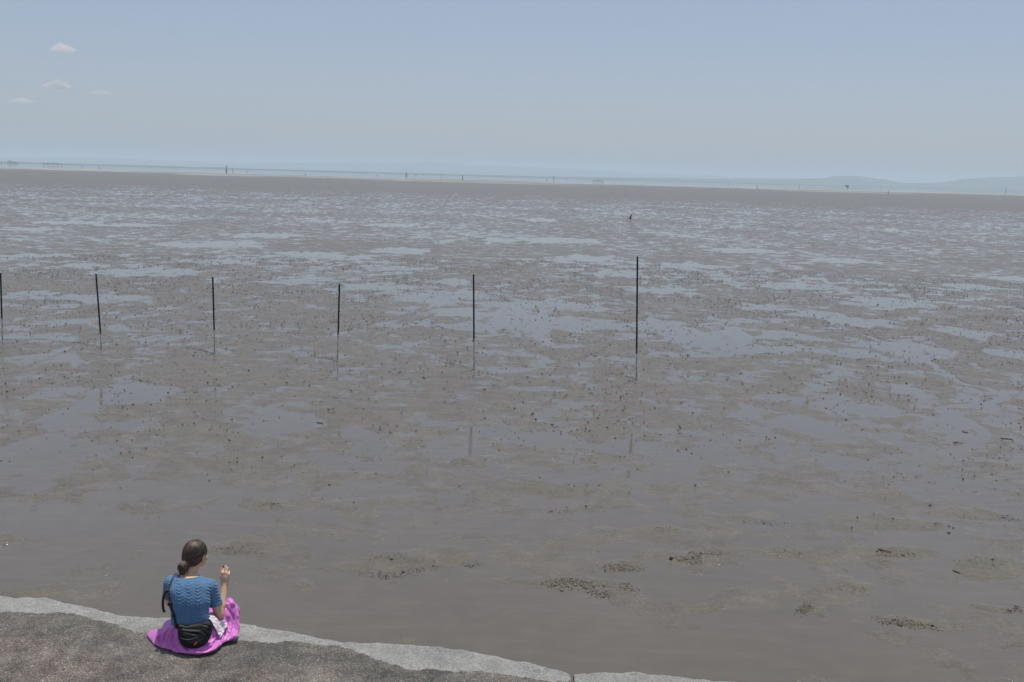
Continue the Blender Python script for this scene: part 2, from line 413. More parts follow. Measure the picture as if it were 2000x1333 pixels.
# coarser mud beyond the two sides of the picture
for a0, a1 in ((-80, -33.9), (33.9, 80)):
    r2, a2 = np.meshgrid(dist_of_row(np.linspace(0, 1, 330)), np.radians(np.linspace(a0, a1, 260)), indexing='ij')
    x2 = r2 * np.sin(a2); y2 = r2 * np.cos(a2); h2, m2 = mud_height(x2, y2)
    me = np_mesh('mud_flat', np.stack([x2, y2, h2 - .001], -1).reshape(-1, 3), grid_quads(330, 260)); attr(me, 'mound', m2.ravel())
    tag(link('mud_flat', me, M['mud'], smooth=True), kind='structure')

# sea bed and the one level sheet of water: the puddles and the sea behind
bm = bmesh.new(); bmesh.ops.create_grid(bm, x_segments=2, y_segments=2, size=16000, matrix=Matrix.Translation((0, 0, -0.6)))
tag(bm_obj('sea_bed', bm, M['mud']), kind='structure')
bm = bmesh.new(); bmesh.ops.create_grid(bm, x_segments=8, y_segments=8, size=15000)
tag(bm_obj('sea_water', bm, M['water']), kind='structure')

# pale sand bars at the outer edge of the flat
def sandbar(x0, x1, ymid, halfpx, seed):
    n = 90; pxs = np.linspace(x0, x1, n); V = []
    for k, px in enumerate(pxs):
        e = math.sin(math.pi * k / (n - 1)) ** 0.5
        yl = 346.5 + (px - 1000) * 0.0275 + ymid + 0.5 * float(perlin(np.array([px / 60.0]), np.array([seed * 3.1]))[0])
        w = halfpx * e * (0.75 + 0.6 * float(perlin(np.array([px / 35.0]), np.array([seed + 9.7]))[0])) + 0.03
        for s in (-1, -0.5, 0, 0.5, 1):
            p = at(px, yl - s * w); V.append((p.x, p.y, 0.02 + 0.42 * (1 - s * s) * e))
    me = np_mesh('sand_bar', np.array(V), grid_quads(n, 5))
    return tag(link('sand_bar', me, M['sand'], smooth=True), kind='structure')
for a in ((-200, 560, 10.4, 0.9, 1), (330, 820, 10.8, 0.8, 2), (560, 1180, 10.0, 0.7, 3), (700, 1150, 12.8, 0.5, 4), (1040, 1620, 9.3, 0.7, 5),
          (1420, 1900, 8.6, 0.7, 6), (1500, 1800, 11.6, 0.6, 7), (1650, 2300, 7.2, 0.7, 8), (330, 520, 12.6, 0.4, 9), (60, 260, 9.0, 0.5, 10)):
    sandbar(*a)

# far shore hills (faded by the haze)
def hills(name, prof, dist, seed, rough):
    px = np.linspace(prof[0][0], prof[-1][0], 420)
    hp = np.interp(px, [p[0] for p in prof], [p[1] for p in prof])
    V = []; rows = 9
    for j in range(rows):
        f = j / (rows - 1); up = math.sin(min(1, f / 0.45) * math.pi / 2) if f < 0.45 else math.cos((f - 0.45) / 0.55 * math.pi / 2)
        d = dist + f * 1500
        for k, x in enumerate(px):
            dx = (x - 1000) / FPX * d
            base = hp[k] * dist / FPX * (1 + rough * float(perlin(np.array([x / 45.0]), np.array([seed + j * 0.35]))[0]))
            V.append((dx, d, -3 + (base + 3) * max(up, 0)))
    me = np_mesh(name, np.array(V), grid_quads(rows, len(px)))
    return tag(link(name, me, M['hill'], smooth=True), kind='structure')
hills('distant_hills', [(-700, 4), (-100, 9), (60, 11), (200, 17), (330, 13), (450, 10), (540, 15), (700, 21), (850, 25), (1000, 22), (1100, 19), (1250, 15), (1400, 12), (1700, 8), (2600, 10)], 11800, 1, 0.25)
hills('distant_hills', [(-700, 1.5), (600, 2.5), (1000, 3), (1400, 8), (1500, 11), (1590, 15), (1615, 21), (1660, 22), (1700, 17), (1745, 10), (1800, 11), (1850, 19), (1900, 26), (1950, 30), (2000, 31), (2150, 26), (2300, 12), (2700, 9)], 6700, 7, 0.10)
hills('far_shore', [(-700, 3.6), (200, 3.6), (700, 2.8), (1200, 2.0), (1400, 1.2), (2600, 1.0)], 4300, 3, 0.5)

# ------------------------------------------------------------------ sea wall she sits on
EDGE = [(-500, 1150), (-200, 1155), (0, 1160), (90, 1163), (130, 1174), (240, 1197), (330, 1201), (470, 1210), (530, 1222), (660, 1248), (760, 1252), (900, 1263), (960, 1275), (1060, 1294),
        (1115, 1307), (1160, 1307), (1250, 1309), (1400, 1324), (1600, 1340), (1900, 1385)]
INNER = [(-500, 1200), (-200, 1196), (0, 1197), (130, 1200), (200, 1216), (270, 1240), (380, 1249), (470, 1249), (530, 1254), (600, 1257), (660, 1262), (720, 1283), (800, 1306), (940, 1314), (1115, 1330),
         (1250, 1350), (1400, 1372), (1600, 1395), (1900, 1430)]
def wall_line(pts, n=700):
    P = [at(px, py, WALL_Z) for px, py in pts]; xs = [p.x for p in P]; ys = [p.y for p in P]
    X = np.linspace(xs[0], xs[-1], n); return X, np.interp(X, xs, ys)
EX, EY = wall_line(EDGE)
k5 = np.ones(9) / 9.0
EYs = np.convolve(np.pad(EY, 4, 'edge'), k5, 'valid') + 0.012 * fbm(EX * 7, EX * 0, 3, 90)
IXw, IYw = wall_line(INNER); IYi = np.interp(EX, IXw, IYw) + 0.03 * fbm(EX * 6, EX * 0 + 4, 4, 95)
def wall_top(x, y):
    return WALL_Z + 0.020 * fbm(x * 1.3, y * 1.3, 3, 100) - 0.010
sea_wall = tag(empty('sea_wall', (0, 7.0, 0)), 'pale grey concrete sea wall with wavy edge along the mud', 'sea wall')
sea_wall_inv = Matrix.Translation((0, -7.0, 0))
def world_part(o, parent):
    bpy.context.view_layer.update(); o.parent = parent; o.matrix_parent_inverse = parent.matrix_world.inverted(); return o
def coping(x0, x1):
    m = (EX >= x0) & (EX <= x1); ex = EX[m]; ey = EYs[m]; iy = IYi[m] - 0.12
    n = len(ex); rows = []
    # front face, lip, top
    prof = [(0.55, -1.75), (0.30, -0.9), (0.16, -0.45), (0.09, -0.25), (0.045, -0.12), (0.016, -0.055), (0.0, -0.022), (-0.022, -0.004), (-0.05, 0.0)]
    endf = np.minimum(1, np.minimum(ex - ex[0], ex[-1] - ex) / 0.03); endf = 1 - (1 - np.clip(endf, 0, 1)) ** 2
    V = []
    for oy, oz in prof:
        y = ey + oy; z = wall_top(ex, ey) + oz + 0.012 * fbm(ex * 9, ex * 0 + oz * 7, 3, 104); V.append(np.stack([ex, y, z - 0.010 * (1 - endf)], -1))
    for t in np.linspace(0, 1, 34)[1:]:
        y = (ey - 0.05) * (1 - t) + iy * t
        z = wall_top(ex, y) + 0.007 * fbm(ex * 14, y * 14, 3, 110) - 0.006 * t - 0.010 * (1 - endf); V.append(np.stack([ex, y, z], -1))
    V = np.stack(V); me = np_mesh('coping', V.reshape(-1, 3), grid_quads(V.shape[0], n)[:, ::-1])
    return world_part(link('coping', me, M['concrete'], smooth=True), sea_wall)
xj1 = at(660, 1250, WALL_Z).x; xj2 = at(1117, 1310, WALL_Z).x
coping(EX[0], xj2 - 0.003); coping(xj2 + 0.003, EX[-1])
# rough ground behind it
NV = 150
tv = np.linspace(0, 1, NV) ** 1.6
XX = np.repeat(np.linspace(EX[0], EX[-1], 900)[None, :], NV, 0); IY = np.interp(XX[0], EX, IYi) + 0.015 * fbm(XX[0] * 22, XX[0] * 0, 3, 130)
YY = IY[None, :] * (1 - tv[:, None]) + (-3.0) * tv[:, None]
rel = 0.020 * fbm(XX * 5, YY * 5, 4, 120) + 0.006 * fbm(XX * 30, YY * 30, 2, 125)
seat = at(375, 1262, WALL_Z)
flat = 1 - sstep(0.25, 0.6, np.hypot(XX - seat.x, YY - seat.y))
ZZ = wall_top(XX, YY) + 0.014 + rel * (1 - 0.8 * flat)
ZZ = ZZ + 0.05 * np.exp(-(((XX + 3.3) / 0.8) ** 2 + ((YY - 7.2) / 0.35) ** 2))
ZZ[0] -= 0.05; ZZ[1] -= 0.006
PV = np.stack([XX, YY, ZZ], -1)
me = np_mesh('embankment', PV.reshape(-1, 3), grid_quads(NV, 900)[:, ::-1])
rp = np.exp(-((YY - (IY[None, :] - 0.75)) / 0.35) ** 2) * 0.45 + 0.15
rp = np.where(YY < IY[None, :] - 0.6, 0.62, rp) * sstep(0.1, 0.5, IY[None, :] - YY)
attr(me, 'rust', rp.ravel())
ground = tag(link('embankment', me, M['pavement'], smooth=True), kind='structure')
def ground_z(x, y):
    bvh = ground_z.b; h = bvh.ray_cast(Vector((x, y, 4)), Vector((0, 0, -1))); return h[0].z if h[0] else WALL_Z
ground_z.b = BVHTree.FromObject(ground, bpy.context.evaluated_depsgraph_get())

# ------------------------------------------------------------------ haze
bm = bmesh.new()
add_box(bm, (0, 0, 64.0), (31500, 31500, 132.0))
m, nt, b = new_mat('haze'); nt.nodes.remove(b)
pv = nt.nodes.new('ShaderNodeVolumePrincipled')
pv.inputs['Color'].default_value = (0.76, 0.91, 1.0, 1)
pv.inputs['Density'].default_value = 2.0e-4
pv.inputs['Anisotropy'].default_value = 0.15
nt.links.new(pv.outputs[0], nt.nodes['Material Output'].inputs['Volume'])
if True: tag(bm_obj('haze', bm, m), kind='stuff')

# ------------------------------------------------------------------ poles standing in the mud
def pole_shaft_mat():
    m, nt, b = new_mat('weathered_pole'); setp(b, rough=0.75)
    v = coords(nt, 'Object', (1, 1, 0.35))
    c = ramp(nt, noise(nt, v, 26, 4, 0.7), [(0.36, (0.12, 0.115, 0.10)), (0.47, (0.50, 0.48, 0.43)), (0.62, (0.80, 0.78, 0.72))])
    nt.links.new(c, b.inputs['Base Color']); bump(nt, b, noise(nt, v, 60, 4, 0.7), 0.8, 0.006); return m
M['pole'] = pole_shaft_mat()
POLES = [((5, 670), (1, 533), 625, 'leftmost black-topped pole standing in the mud, cut by the left edge of the photo'),
         ((198.5, 682), (187.5, 535), 652, 'second black-topped pole from the left, the one leaning most to the left'),
         ((419.5, 693), (415.5, 541), 645, 'third black-topped pole from the left, straight above the seated woman'),
         ((659, 707), (663, 556), 658, 'short fourth pole from the left, leaning slightly to the right'),
         ((926, 723), (925, 538), 666, 'fifth pole from the left, near the middle of the mud flat'),
         ((1243, 743), (1245, 503), 690, 'tallest pole, the rightmost of the row, with a pale patch near its foot')]
def pole(base, top, yblack, label, idx):
    b = at(*base); dep = depth_of(b)
    d = ray(*top); t = b.y / d.y; tp = Vector((d.x * t, b.y, CAM_H + d.z * t))
    ax = tp - b; L = ax.length; ax.normalize()
    root = empty('marker_pole', (b.x, b.y, 0)); tag(root, label, 'pole', 'black-topped poles standing in a row in the mud')
    q = Vector((0, 0, 1)).rotation_difference(ax)
    root.rotation_mode = 'QUATERNION'; root.rotation_quaternion = q
    hb = L * (base[1] - yblack) / (base[1] - top[1])
    # bare pole below, a little crooked, with growth on it
    bm = bmesh.new(); n = 34; seg = 10
    rs = []
    r_ = random.Random(idx)
    for i in range(n + 1):
        z = -0.5 + (hb + 0.55) * i / n
        rs.append(0.0185 + (0.006 * abs(r_.gauss(0, 0.6)) if z > 0.05 else 0))
    rs = [rs[max(0, i - 1)] * .3 + rs[i] * .7 for i in range(n + 1)]
    add_tube(bm, [(0.004 * math.sin(i * 0.5 + idx), 0.003 * math.cos(i * 0.7), -0.5 + (hb + 0.55) * i / n) for i in range(n + 1)], rs, seg)
    bm_obj('shaft', bm, M['pole'], root, True)
    bm = bmesh.new(); add_tube(bm, [(0, 0, hb + (L - hb) * i / 12) for i in range(13)], [0.021 + 0.0008 * (i % 2) for i in range(13)], 14)
    bm_obj('black_sleeve', bm, M['black_plastic'], root, True)
    bm = bmesh.new(); add_tube(bm, [(0, 0, L - 0.004), (0, 0, L + 0.012), (0, 0, L + 0.02)], [0.0235, 0.0235, 0.014], 12)
    bm_obj('end_cap', bm, M['cap'] if idx < 3 else M['black_plastic'], root, True)
    # ties where the sleeve ends
    for zz in (hb + 0.01, hb + 0.35 + 0.1 * r_.random(), hb + 0.9):
        bm = bmesh.new(); add_tube(bm, [(0, 0, zz - 0.008), (0, 0, zz + 0.008)], 0.0245, 12); bm_obj('cable_tie', bm, M['dark_steel'], root, True)
    # barnacles
    bm = bmesh.new()
    for k in range(46):
        z = r_.uniform(0.1, hb + 0.12); a = r_.uniform(0, 6.28); rr = 0.015 if z < hb else 0.021
        m4 = Matrix.Translation((rr * math.cos(a), rr * math.sin(a), z)) @ Matrix.Diagonal((1, 1, r_.uniform(0.8, 1.8), 1))
        bmesh.ops.create_icosphere(bm, subdivisions=1, radius=r_.uniform(0.004, 0.009), matrix=m4)
    tag(bm_obj('barnacles', bm, M['pole'], root), kind='stuff')
    if idx == 5:
        bm = bmesh.new(); z0 = L * (743 - 706) / 240; z1 = L * (743 - 691) / 240
        add_tube(bm, [(0.002, -0.002, z0), (0.002, -0.002, (z0 + z1) / 2), (0.002, -0.002, z1)], [0.019, 0.021, 0.018], 10)
        tag(bm_obj('pale_wrap', bm, M['cap'], root, True), 'pale patch wrapped round the pole near its foot')
    return root
for i, (b_, t_, yb, lab) in enumerate(POLES): pole(b_, t_, yb, lab, i)

# ------------------------------------------------------------------ crumbs of mud and small snails scattered over the flat
def scatter(name, xs, ys, sizes, mat, flatten=0.7, sink=0.3):
    ico = bmesh.new(); bmesh.ops.create_icosphere(ico, subdivisions=1, radius=1.0)
    ico.verts.ensure_lookup_table()
    bv = np.array([v.co[:] for v in ico.verts]); bf = np.array([[v.index for v in f.verts] for f in ico.faces]); ico.free()
    n = len(xs); zs = np.maximum(mud_z(xs, ys), 0.0)
    s = sizes[:, None] * rng.uniform(0.6, 1.5, (n, 3)) * np.array([1, 1, flatten])
    a = rng.uniform(0, 6.283, n); jit = rng.uniform(0.75, 1.25, (n, len(bv), 1))
    P = bv[None] * jit * s[:, None, :]
    x = P[..., 0] * np.cos(a)[:, None] - P[..., 1] * np.sin(a)[:, None] + xs[:, None]
    y = P[..., 0] * np.sin(a)[:, None] + P[..., 1] * np.cos(a)[:, None] + ys[:, None]
    z = P[..., 2] + zs[:, None] + (1 - sink) * 0.5 * s[:, 2][:, None]
    V = np.stack([x, y, z], -1).reshape(-1, 3)
    F = (bf[None] + (np.arange(n) * len(bv))[:, None, None]).reshape(-1, 3)
    return tag(link(name, np_mesh(name, V, F), mat), kind='stuff')
n = 60000
r_s = np.sqrt(rng.uniform(13.5 ** 2, 62 ** 2, n)); a_s = np.radians(rng.uniform(-33, 33, n))
xs = r_s * np.sin(a_s); ys = r_s * np.cos(a_s)
dens = 0.42 + 0.9 * fbm(xs / 3.5, ys / 4.5, 3, 200) + 0.5 * fbm(xs / 0.8, ys / 0.8, 2, 205)
dens *= sstep(14, 21, r_s)
dens[(xs < -2) & (r_s < 15)] *= 0.3
keep = rng.uniform(0, 1, n) < np.clip(dens, 0.015, 1)
keep &= (mud_z(xs, ys) > 0.0005) | (rng.uniform(0, 1, n) < 0.45)
xs, ys, r_s = xs[keep], ys[keep], r_s[keep]
sz = np.minimum(rng.lognormal(math.log(0.0086), 0.38, len(xs)) * (1 + np.clip((r_s - 18) / 60, 0, .6)), 0.019)
scatter('mud_crumbs', xs, ys, sz, M['pellet'], 0.9)
# clods crumbling off the low banks near the wall
CL = [(1135, 1140, 62, 5, 420, 1), (1095, 1146, 26, 7, 150, 1), (1158, 1160, 22, 9, 240, 1), (1150, 1150, 14, 4, 90, 0), (1112, 1136, 18, 2, 60, 0), (1205, 1110, 36, 7, 330, 1), (1178, 1114, 14, 2, 50, 0),
      (1355, 1097, 28, 2, 150, 0), (1355, 1093, 30, 3, 110, 1), (1385, 1082, 34, 7, 110, 1), (1375, 1086, 8, 3, 30, 0), (1235, 1147, 18, 5, 90, 1), (1570, 1190, 16, 12, 260, 1), (1775, 1217, 34, 5, 280, 1), (1768, 1219, 14, 3, 70, 0), (1735, 1213, 16, 6, 60, 1), (1815, 1226, 20, 8, 90, 1),
      (1720, 1078, 22, 4, 40, 0), (1745, 1084, 34, 5, 90, 1), (1850, 1028, 16, 4, 60, 0), (1975, 1192, 22, 4, 110, 1), (780, 1124, 60, 4, 200, 1), (820, 1112, 50, 3, 110, 1), (765, 1129, 10, 2, 30, 0), (832, 1105, 8, 2, 22, 0),
      (905, 1101, 22, 3, 70, 1), (770, 1090, 80, 10, 70, 1), (1030, 1238, 1, 1, 1, 1), (1510, 1024, 24, 2, 50, 0), (1480, 1018, 40, 3, 60, 1), (1300, 1035, 26, 3, 50, 1), (540, 986, 24, 6, 90, 1), (470, 1075, 40, 8, 80, 1),
      (1165, 960, 30, 8, 70, 1), (1095, 998, 26, 5, 60, 1), (1000, 830, 8, 2, 10, 0), (895, 900, 40, 5, 50, 1), (835, 876, 10, 2, 24, 0), (1120, 948, 40, 5, 60, 1), (1545, 1085, 50, 10, 60, 1), (1675, 1152, 40, 8, 100, 1), (1920, 1100, 50, 12, 120, 1),
      (1960, 1010, 40, 8, 90, 1), (1740, 920, 30, 6, 40, 1), (1800, 930, 30, 4, 40, 1), (1500, 1070, 12, 2, 14, 0), (1740, 1037, 3, 2, 6, 0), (1640, 1110, 3, 2, 6, 0)]
for pale in (0, 1):
    X_, Y_ = [], []
    for px, py, rx, ry, k, pl in CL:
        if pl != pale: continue
        k = int(k * (0.8 if pl else 0.45))
        cx, cy, ax, ay = feature(px, py, rx, ry)
        th = rng.uniform(0, 6.283, k); q = np.sqrt(rng.uniform(0, 1, k)) * rng.normal(1, 0.25, k)
        X_.append(cx + ax * q * np.cos(th) + 0.10 * np.sin(7 * (cy + ay * q * np.sin(th)))); Y_.append(cy + ay * q * np.sin(th))
    X_ = np.concatenate(X_); Y_ = np.concatenate(Y_)
    scatter('mud_clods', X_, Y_, rng.lognormal(math.log(0.0048 if pale else 0.0058), 0.45, len(X_)), M['pellet_pale'] if pale else M['clod'], 0.8)
# a thin line of dark crumbs trailing to the left from the foot of every pole
X_, Y_ = [], []
for b_, t_, yb, lab in POLES:
    for k in range(70):
        t = rng.uniform(0, 1) ** 1.3; p = at(b_[0] - 58 * t + rng.normal(0, .7), b_[1] - 12 * t - 3 * math.sin(t * 3) + rng.normal(0, .35)); X_.append(p.x); Y_.append(p.y)
scatter('pole_foot_crumbs', np.array(X_), np.array(Y_), rng.lognormal(math.log(0.0075), 0.4, len(X_)), M['pellet'], 0.6)
# pieces of drift: short dark sticks lying on the mud
STICKS = [(1727, 1078, 30, 0.16, 'short dark stick lying on the crumbly mud at the right, beside the clods'),
          (1868, 1118, 60, 0.10, 'small dark chip on the mud at the far right, below the drain'),
          (1966, 858, 20, 0.22, 'dark stick on the mud by the right edge of the photo'),
          (1885, 845, 60, 0.13, 'dark twig beside the winding drain at the right'),
          (1867, 865, -25, 0.13, 'dark twig just in front of the winding drain'),
          (625, 827, 15, 0.14, 'dark twig in the wet mud below the fourth pole')]
for px, py, ang, ln, lab in STICKS:
    p = at(px, py); z = max(0.0, float(mud_z(p.x, p.y)[0]))
    bm = bmesh.new(); c, s_ = math.cos(R(ang)), math.sin(R(ang)); pts = [(ln * t * c, -ln * t * s_ + 0.012 * math.sin(t * 9), 0.006 + 0.01 * t * t) for t in (-0.5, -0.3, -0.1, 0.15, 0.35, 0.5)]
    add_tube(bm, pts, [0.006, 0.010, 0.011, 0.010, 0.008, 0.004], 7)
    o = bm_obj('driftwood', bm, M['pellet'], None, True); o.location = (p.x, p.y, z); tag(o, lab, 'stick', 'bits of driftwood on the mud')

# ------------------------------------------------------------------ birds
def bird_body(bm, s):
    prof = [(-0.30, 0.02), (-0.24, 0.05), (-0.12, 0.085), (0.02, 0.10), (0.14, 0.085), (0.22, 0.055), (0.27, 0.05), (0.32, 0.055), (0.37, 0.045), (0.405, 0.015)]
    add_tube(bm, [(x * s, 0, (0.0 + (0.09 * max(0, x - 0.12) / 0.25)) * s) for x, r in prof], [r * s for x, r in prof], 12)
def wing(bm, s, side, up, fold=0.0):
    pts = []
    for i, (u, c0, c1) in enumerate(((0, -0.13, 0.13), (0.25, -0.14, 0.14), (0.5, -0.16, 0.10), (0.75, -0.20, 0.02), (0.95, -0.24, -0.14))):
        y = side * u * math.cos(up) * s * 0.75; z = u * math.sin(up) * s * 0.75 + 0.05 * s
        pts.append((Vector((c1 * s - fold * u * s * 0.2, y + side * 0.04 * s, z)), Vector((c0 * s - fold * u * s * 0.3, y + side * 0.04 * s, z - 0.01 * s))))
    th = 0.012 * s; r0 = []
    for a, b in pts:
        r0.append([bm.verts.new(a + Vector((0, 0, th))), bm.verts.new(b + Vector((0, 0, th * .5))), bm.verts.new(b - Vector((0, 0, th * .5))), bm.verts.new(a - Vector((0, 0, th)))])
    for i in range(len(r0) - 1):
        for k in range(4): bm.faces.new((r0[i][k], r0[i][(k + 1) % 4], r0[i + 1][(k + 1) % 4], r0[i + 1][k]))
    bm.faces.new(r0[0][::-1]); bm.faces.new(r0[-1])
def bird(kind, loc, rz, size, label, cat, up=None, legs=True, group=None):
    mat = M['bird_black'] if kind == 'black' else M['bird_white']
    root = empty('crow' if kind == 'black' else 'gull', loc, rz); tag(root, label, cat, group)
    h = 0.30 * size if legs else 0.0
    bm = bmesh.new(); bird_body(bm, size); o = bm_obj('body', bm, mat, root, True); o.location.z = h
    bm = bmesh.new(); add_tube(bm, [(0.39 * size, 0, 0.09 * size), (0.47 * size, 0, 0.075 * size)], [0.018 * size, 0.003 * size], 6)
    o = bm_obj('beak', bm, M['bird_black'] if kind == 'black' else M['bird_beak'], root, True); o.location.z = h
    bm = bmesh.new(); add_ribbon(bm, [(-0.26 * size, 0, 0.0), (-0.46 * size, 0, -0.01 * size)], (0, 0, 1), [0.06 * size, 0.14 * size], 0.012 * size)
    o = bm_obj('tail', bm, mat, root); o.location.z = h
    for sd in (-1, 1):
        bm = bmesh.new()
        if up is None: add_tube(bm, [(0.14 * size, sd * 0.085 * size, 0.03 * size), (0.0, sd * 0.10 * size, 0.02 * size), (-0.30 * size, sd * 0.05 * size, 0.0)], [0.03 * size, 0.05 * size, 0.012 * size], 8)
        else: wing(bm, size, sd, up[0 if sd < 0 else 1])
        o = bm_obj('wing', bm, mat, root, up is None); o.location.z = h
    if legs:
        for sd in (-1, 1):
            bm = bmesh.new(); add_tube(bm, [(0.02 * size, sd * 0.04 * size, h - 0.06 * size), (0.0, sd * 0.045 * size, h * 0.45), (0.03 * size, sd * 0.045 * size, 0.0)], 0.010 * size, 6)
            add_tube(bm, [(-0.02 * size, sd * 0.045 * size, 0.006), (0.09 * size, sd * 0.045 * size, 0.006)], 0.009 * size, 5)
            bm_obj('leg', bm, M['bird_beak'] if kind != 'black' else mat, root)
    return root
def on_mud(px, py):
    p = at(px, py); return (p.x, p.y, max(0.0, float(mud_z(p.x, p.y)[0])))
bird('black', on_mud(1231, 431), R(170), 0.72, 'black bird landing on the mud with one wing raised, above the tallest pole', 'bird', up=(R(62), R(6)))
bird('black', on_mud(1931, 398.5), R(160), 0.66, 'black bird standing far out on the mud near the right edge, left one of two', 'bird')
bird('black', on_mud(1974, 396), R(10), 0.66, 'black bird standing far out on the mud near the right edge, right one of two', 'bird')
bird('white', on_mud(983, 427), R(20), 0.55, 'small white bird standing on the far mud left of the black bird', 'bird')
bird('white', on_mud(1279, 398), R(200), 0.7, 'small white bird standing on the far mud right of and beyond the black bird', 'bird')
bird('white', on_mud(1241, 416), R(200), 0.34, 'tiny white bird just above the landing black bird', 'bird')
pb = ray(1470, 280.5); t_ = 420.0 / pb.y
bird('white', (pb.x * t_, 420.0, CAM_H + pb.z * t_), R(60), 0.95, 'white gull flying high in the sky at the right', 'bird', up=(R(18), R(24)), legs=False)

# ------------------------------------------------------------------ things far out on the water
def far_at(px, ybase, h_px):
    b = at(px, ybase); d = depth_of(b); return b, h_px * d / FPX, d / FPX
# red and white beacon tower
b, H_, ppm = far_at(442.3, 337.0, 13.0)
root = empty('beacon_tower', (b.x, b.y, 0)); tag(root, 'red and white banded beacon tower standing in the far water at the left', 'beacon')
w = 1.6 * ppm
bm = bmesh.new(); add_tube(bm, [(0, 0, -1.5), (0, 0, H_ * 0.16)], w * 0.62, 14); bm_obj('foundation', bm, M['beacon_white'], root)
for k, (z0, z1, mt) in enumerate(((0.16, 0.36, 'dark_steel'), (0.36, 0.48, 'beacon_white'), (0.48, 0.60, 'beacon_red'), (0.60, 0.72, 'beacon_white'), (0.72, 0.86, 'beacon_red'))):
    bm = bmesh.new(); add_tube(bm, [(0, 0, H_ * z0), (0, 0, H_ * z1)], w * (0.92 - 0.08 * k), 14); bm_obj('tower_band', bm, M[mt], root)
bm = bmesh.new(); add_tube(bm, [(0, 0, H_ * 0.86), (0, 0, H_ * 0.875)], w * 1.1, 14); bm_obj('gallery', bm, M['dark_steel'], root)
bm = bmesh.new(); add_tube(bm, [(0, 0, H_ * 0.875), (0, 0, H_ * 0.96), (0, 0, H_)], [w * 0.5, w * 0.5, 0.05], 12); bm_obj('lantern', bm, M['beacon_red'], root)
bm = bmesh.new(); add_tube(bm, [(-w * 1.3, 0, 0), (-w * 1.1, 0, H_ * 0.3)], w * 0.12, 6); bm_obj('ladder', bm, M['beacon_white'], root)
# bare posts
FARP = [(596.5, 343.5, 5.5, 1.0, 0, 'dark post in the far water between the beacon and the sail'), (903.8, 353.0, 10.5, 1.5, -0.06, 'dark leaning post at the far edge of the flat, above the fifth pole'),
        (862, 347, 7, 0.7, 0, 'faint thin post in the far water left of the leaning dark one'), (1081.5, 352.5, 9.5, 1.0, 0, 'tall thin post in the far water right of the middle'),
        (1067.5, 353.2, 3.5, 1.2, 0, 'short dark stump beside the tall thin far post'), (1107, 352, 5, 0.8, 0, 'faint stump between the tall thin post and the low pier'), (1422, 362, 6, 0.7, 0, 'thin post in the far water above the right half of the flat, left one'),
        (1478.5, 370, 9, 0.9, 0, 'thin post standing at the far edge of the flat, right one'), (1561, 368, 6, 0.7, 0, 'thin faint post left of the two-headed marker'), (1734.5, 380, 7, 1.4, 0.05, 'dark crooked post at the far edge of the flat, right of the two-headed marker'),
        (1719, 367, 2.6, 1.4, 0, 'faint stump on the far water right of the two-headed marker'), (1964, 375.5, 9.5, 0.9, 0, 'thin grey post on the far water at the right edge'), (454.5, 335.6, 6.5, 1.0, 0, 'faint post just right of the beacon tower'),
        (482, 336, 3.5, 0.8, 0, 'short faint post well right of the beacon tower'), (160, 327.2, 3.5, 1.2, 0, 'short dark post in the far water at the left'), (194, 329.5, 4, 1.0, 0, 'dark post in the far water at the left, right of the short one'),
        (2.5, 321.8, 5, 1.3, 0, 'dark post on the far water at the left edge'), (737, 344.8, 3, 0.8, 0, 'short faint post left of the sail'), (1178, 359, 7, 0.7, 0, 'thin post at the right end of the low pier')]
for px, py, hp, wp, lean, lab in FARP:
    b, H_, ppm = far_at(px, py, hp)
    bm = bmesh.new(); r_ = 0.5 * wp * ppm
    add_tube(bm, [(0, 0, -1), (lean * H_ * 0.5, 0, H_ * 0.5), (lean * H_, 0, H_)], [r_, r_ * 0.9, r_ * 0.6], 8)
    o = bm_obj('far_post', bm, M['dark_steel'], None, True); o.location = (b.x, b.y, 0); tag(o, lab, 'post', 'posts far out on the water')
# the two-headed marker
b, H_, ppm = far_at(1654, 371.5, 11); root = empty('channel_marker', (b.x, b.y, 0)); tag(root, 'dark two-headed channel marker on a thin post far out at the right', 'marker')
bm = bmesh.new(); add_tube(bm, [(1.4 * ppm, 0, -1), (1.4 * ppm, 0, H_ * 0.55)], 0.4 * ppm, 8); bm_obj('post', bm, M['dark_steel'], root)
bm = bmesh.new(); add_box(bm, (0, 0, H_ * 0.52), (6.0 * ppm, 1.2 * ppm, 1.2 * ppm), 0, 0.1); bm_obj('platform', bm, M['dark_steel'], root)
for dx, hh in ((-1.7, 0.42), (1.7, 0.34)):
    bm = bmesh.new(); add_tube(bm, [(dx * ppm, 0, H_ * 0.52), (dx * ppm, 0, H_ * (0.52 + hh * 0.7)), (dx * ppm, 0, H_ * (0.52 + hh))], [1.2 * ppm, 1.1 * ppm, 0.3 * ppm], 10); bm_obj('head', bm, M['dark_steel'], root)
# sail boat and small white boat
b, H_, ppm = far_at(793, 344.4, 9.5); root = empty('sailing_boat', (b.x, b.y, 0)); tag(root, 'tiny boat with a white sail beside its dark mast on the horizon', 'boat')
bm = bmesh.new(); add_tube(bm, [(0, 0, 0), (0, 0, H_)], 0.35 * ppm, 6); bm_obj('mast', bm, M['dark_steel'], root)
bm = bmesh.new(); vs = [bm.verts.new(p) for p in ((0.5 * ppm, 0, H_ * 0.2), (3.8 * ppm, 0.3, H_ * 0.22), (0.5 * ppm, 0, H_ * 0.92), (0.5 * ppm, 0.25, H_ * 0.2), (3.8 * ppm, 0.55, H_ * 0.22), (0.5 * ppm, 0.25, H_ * 0.92))]
for f in ((0, 1, 2), (5, 4, 3), (0, 3, 4, 1), (1, 4, 5, 2), (2, 5, 3, 0)): bm.faces.new([vs[i] for i in f])
bm_obj('sail', bm, M['beacon_white'], root)
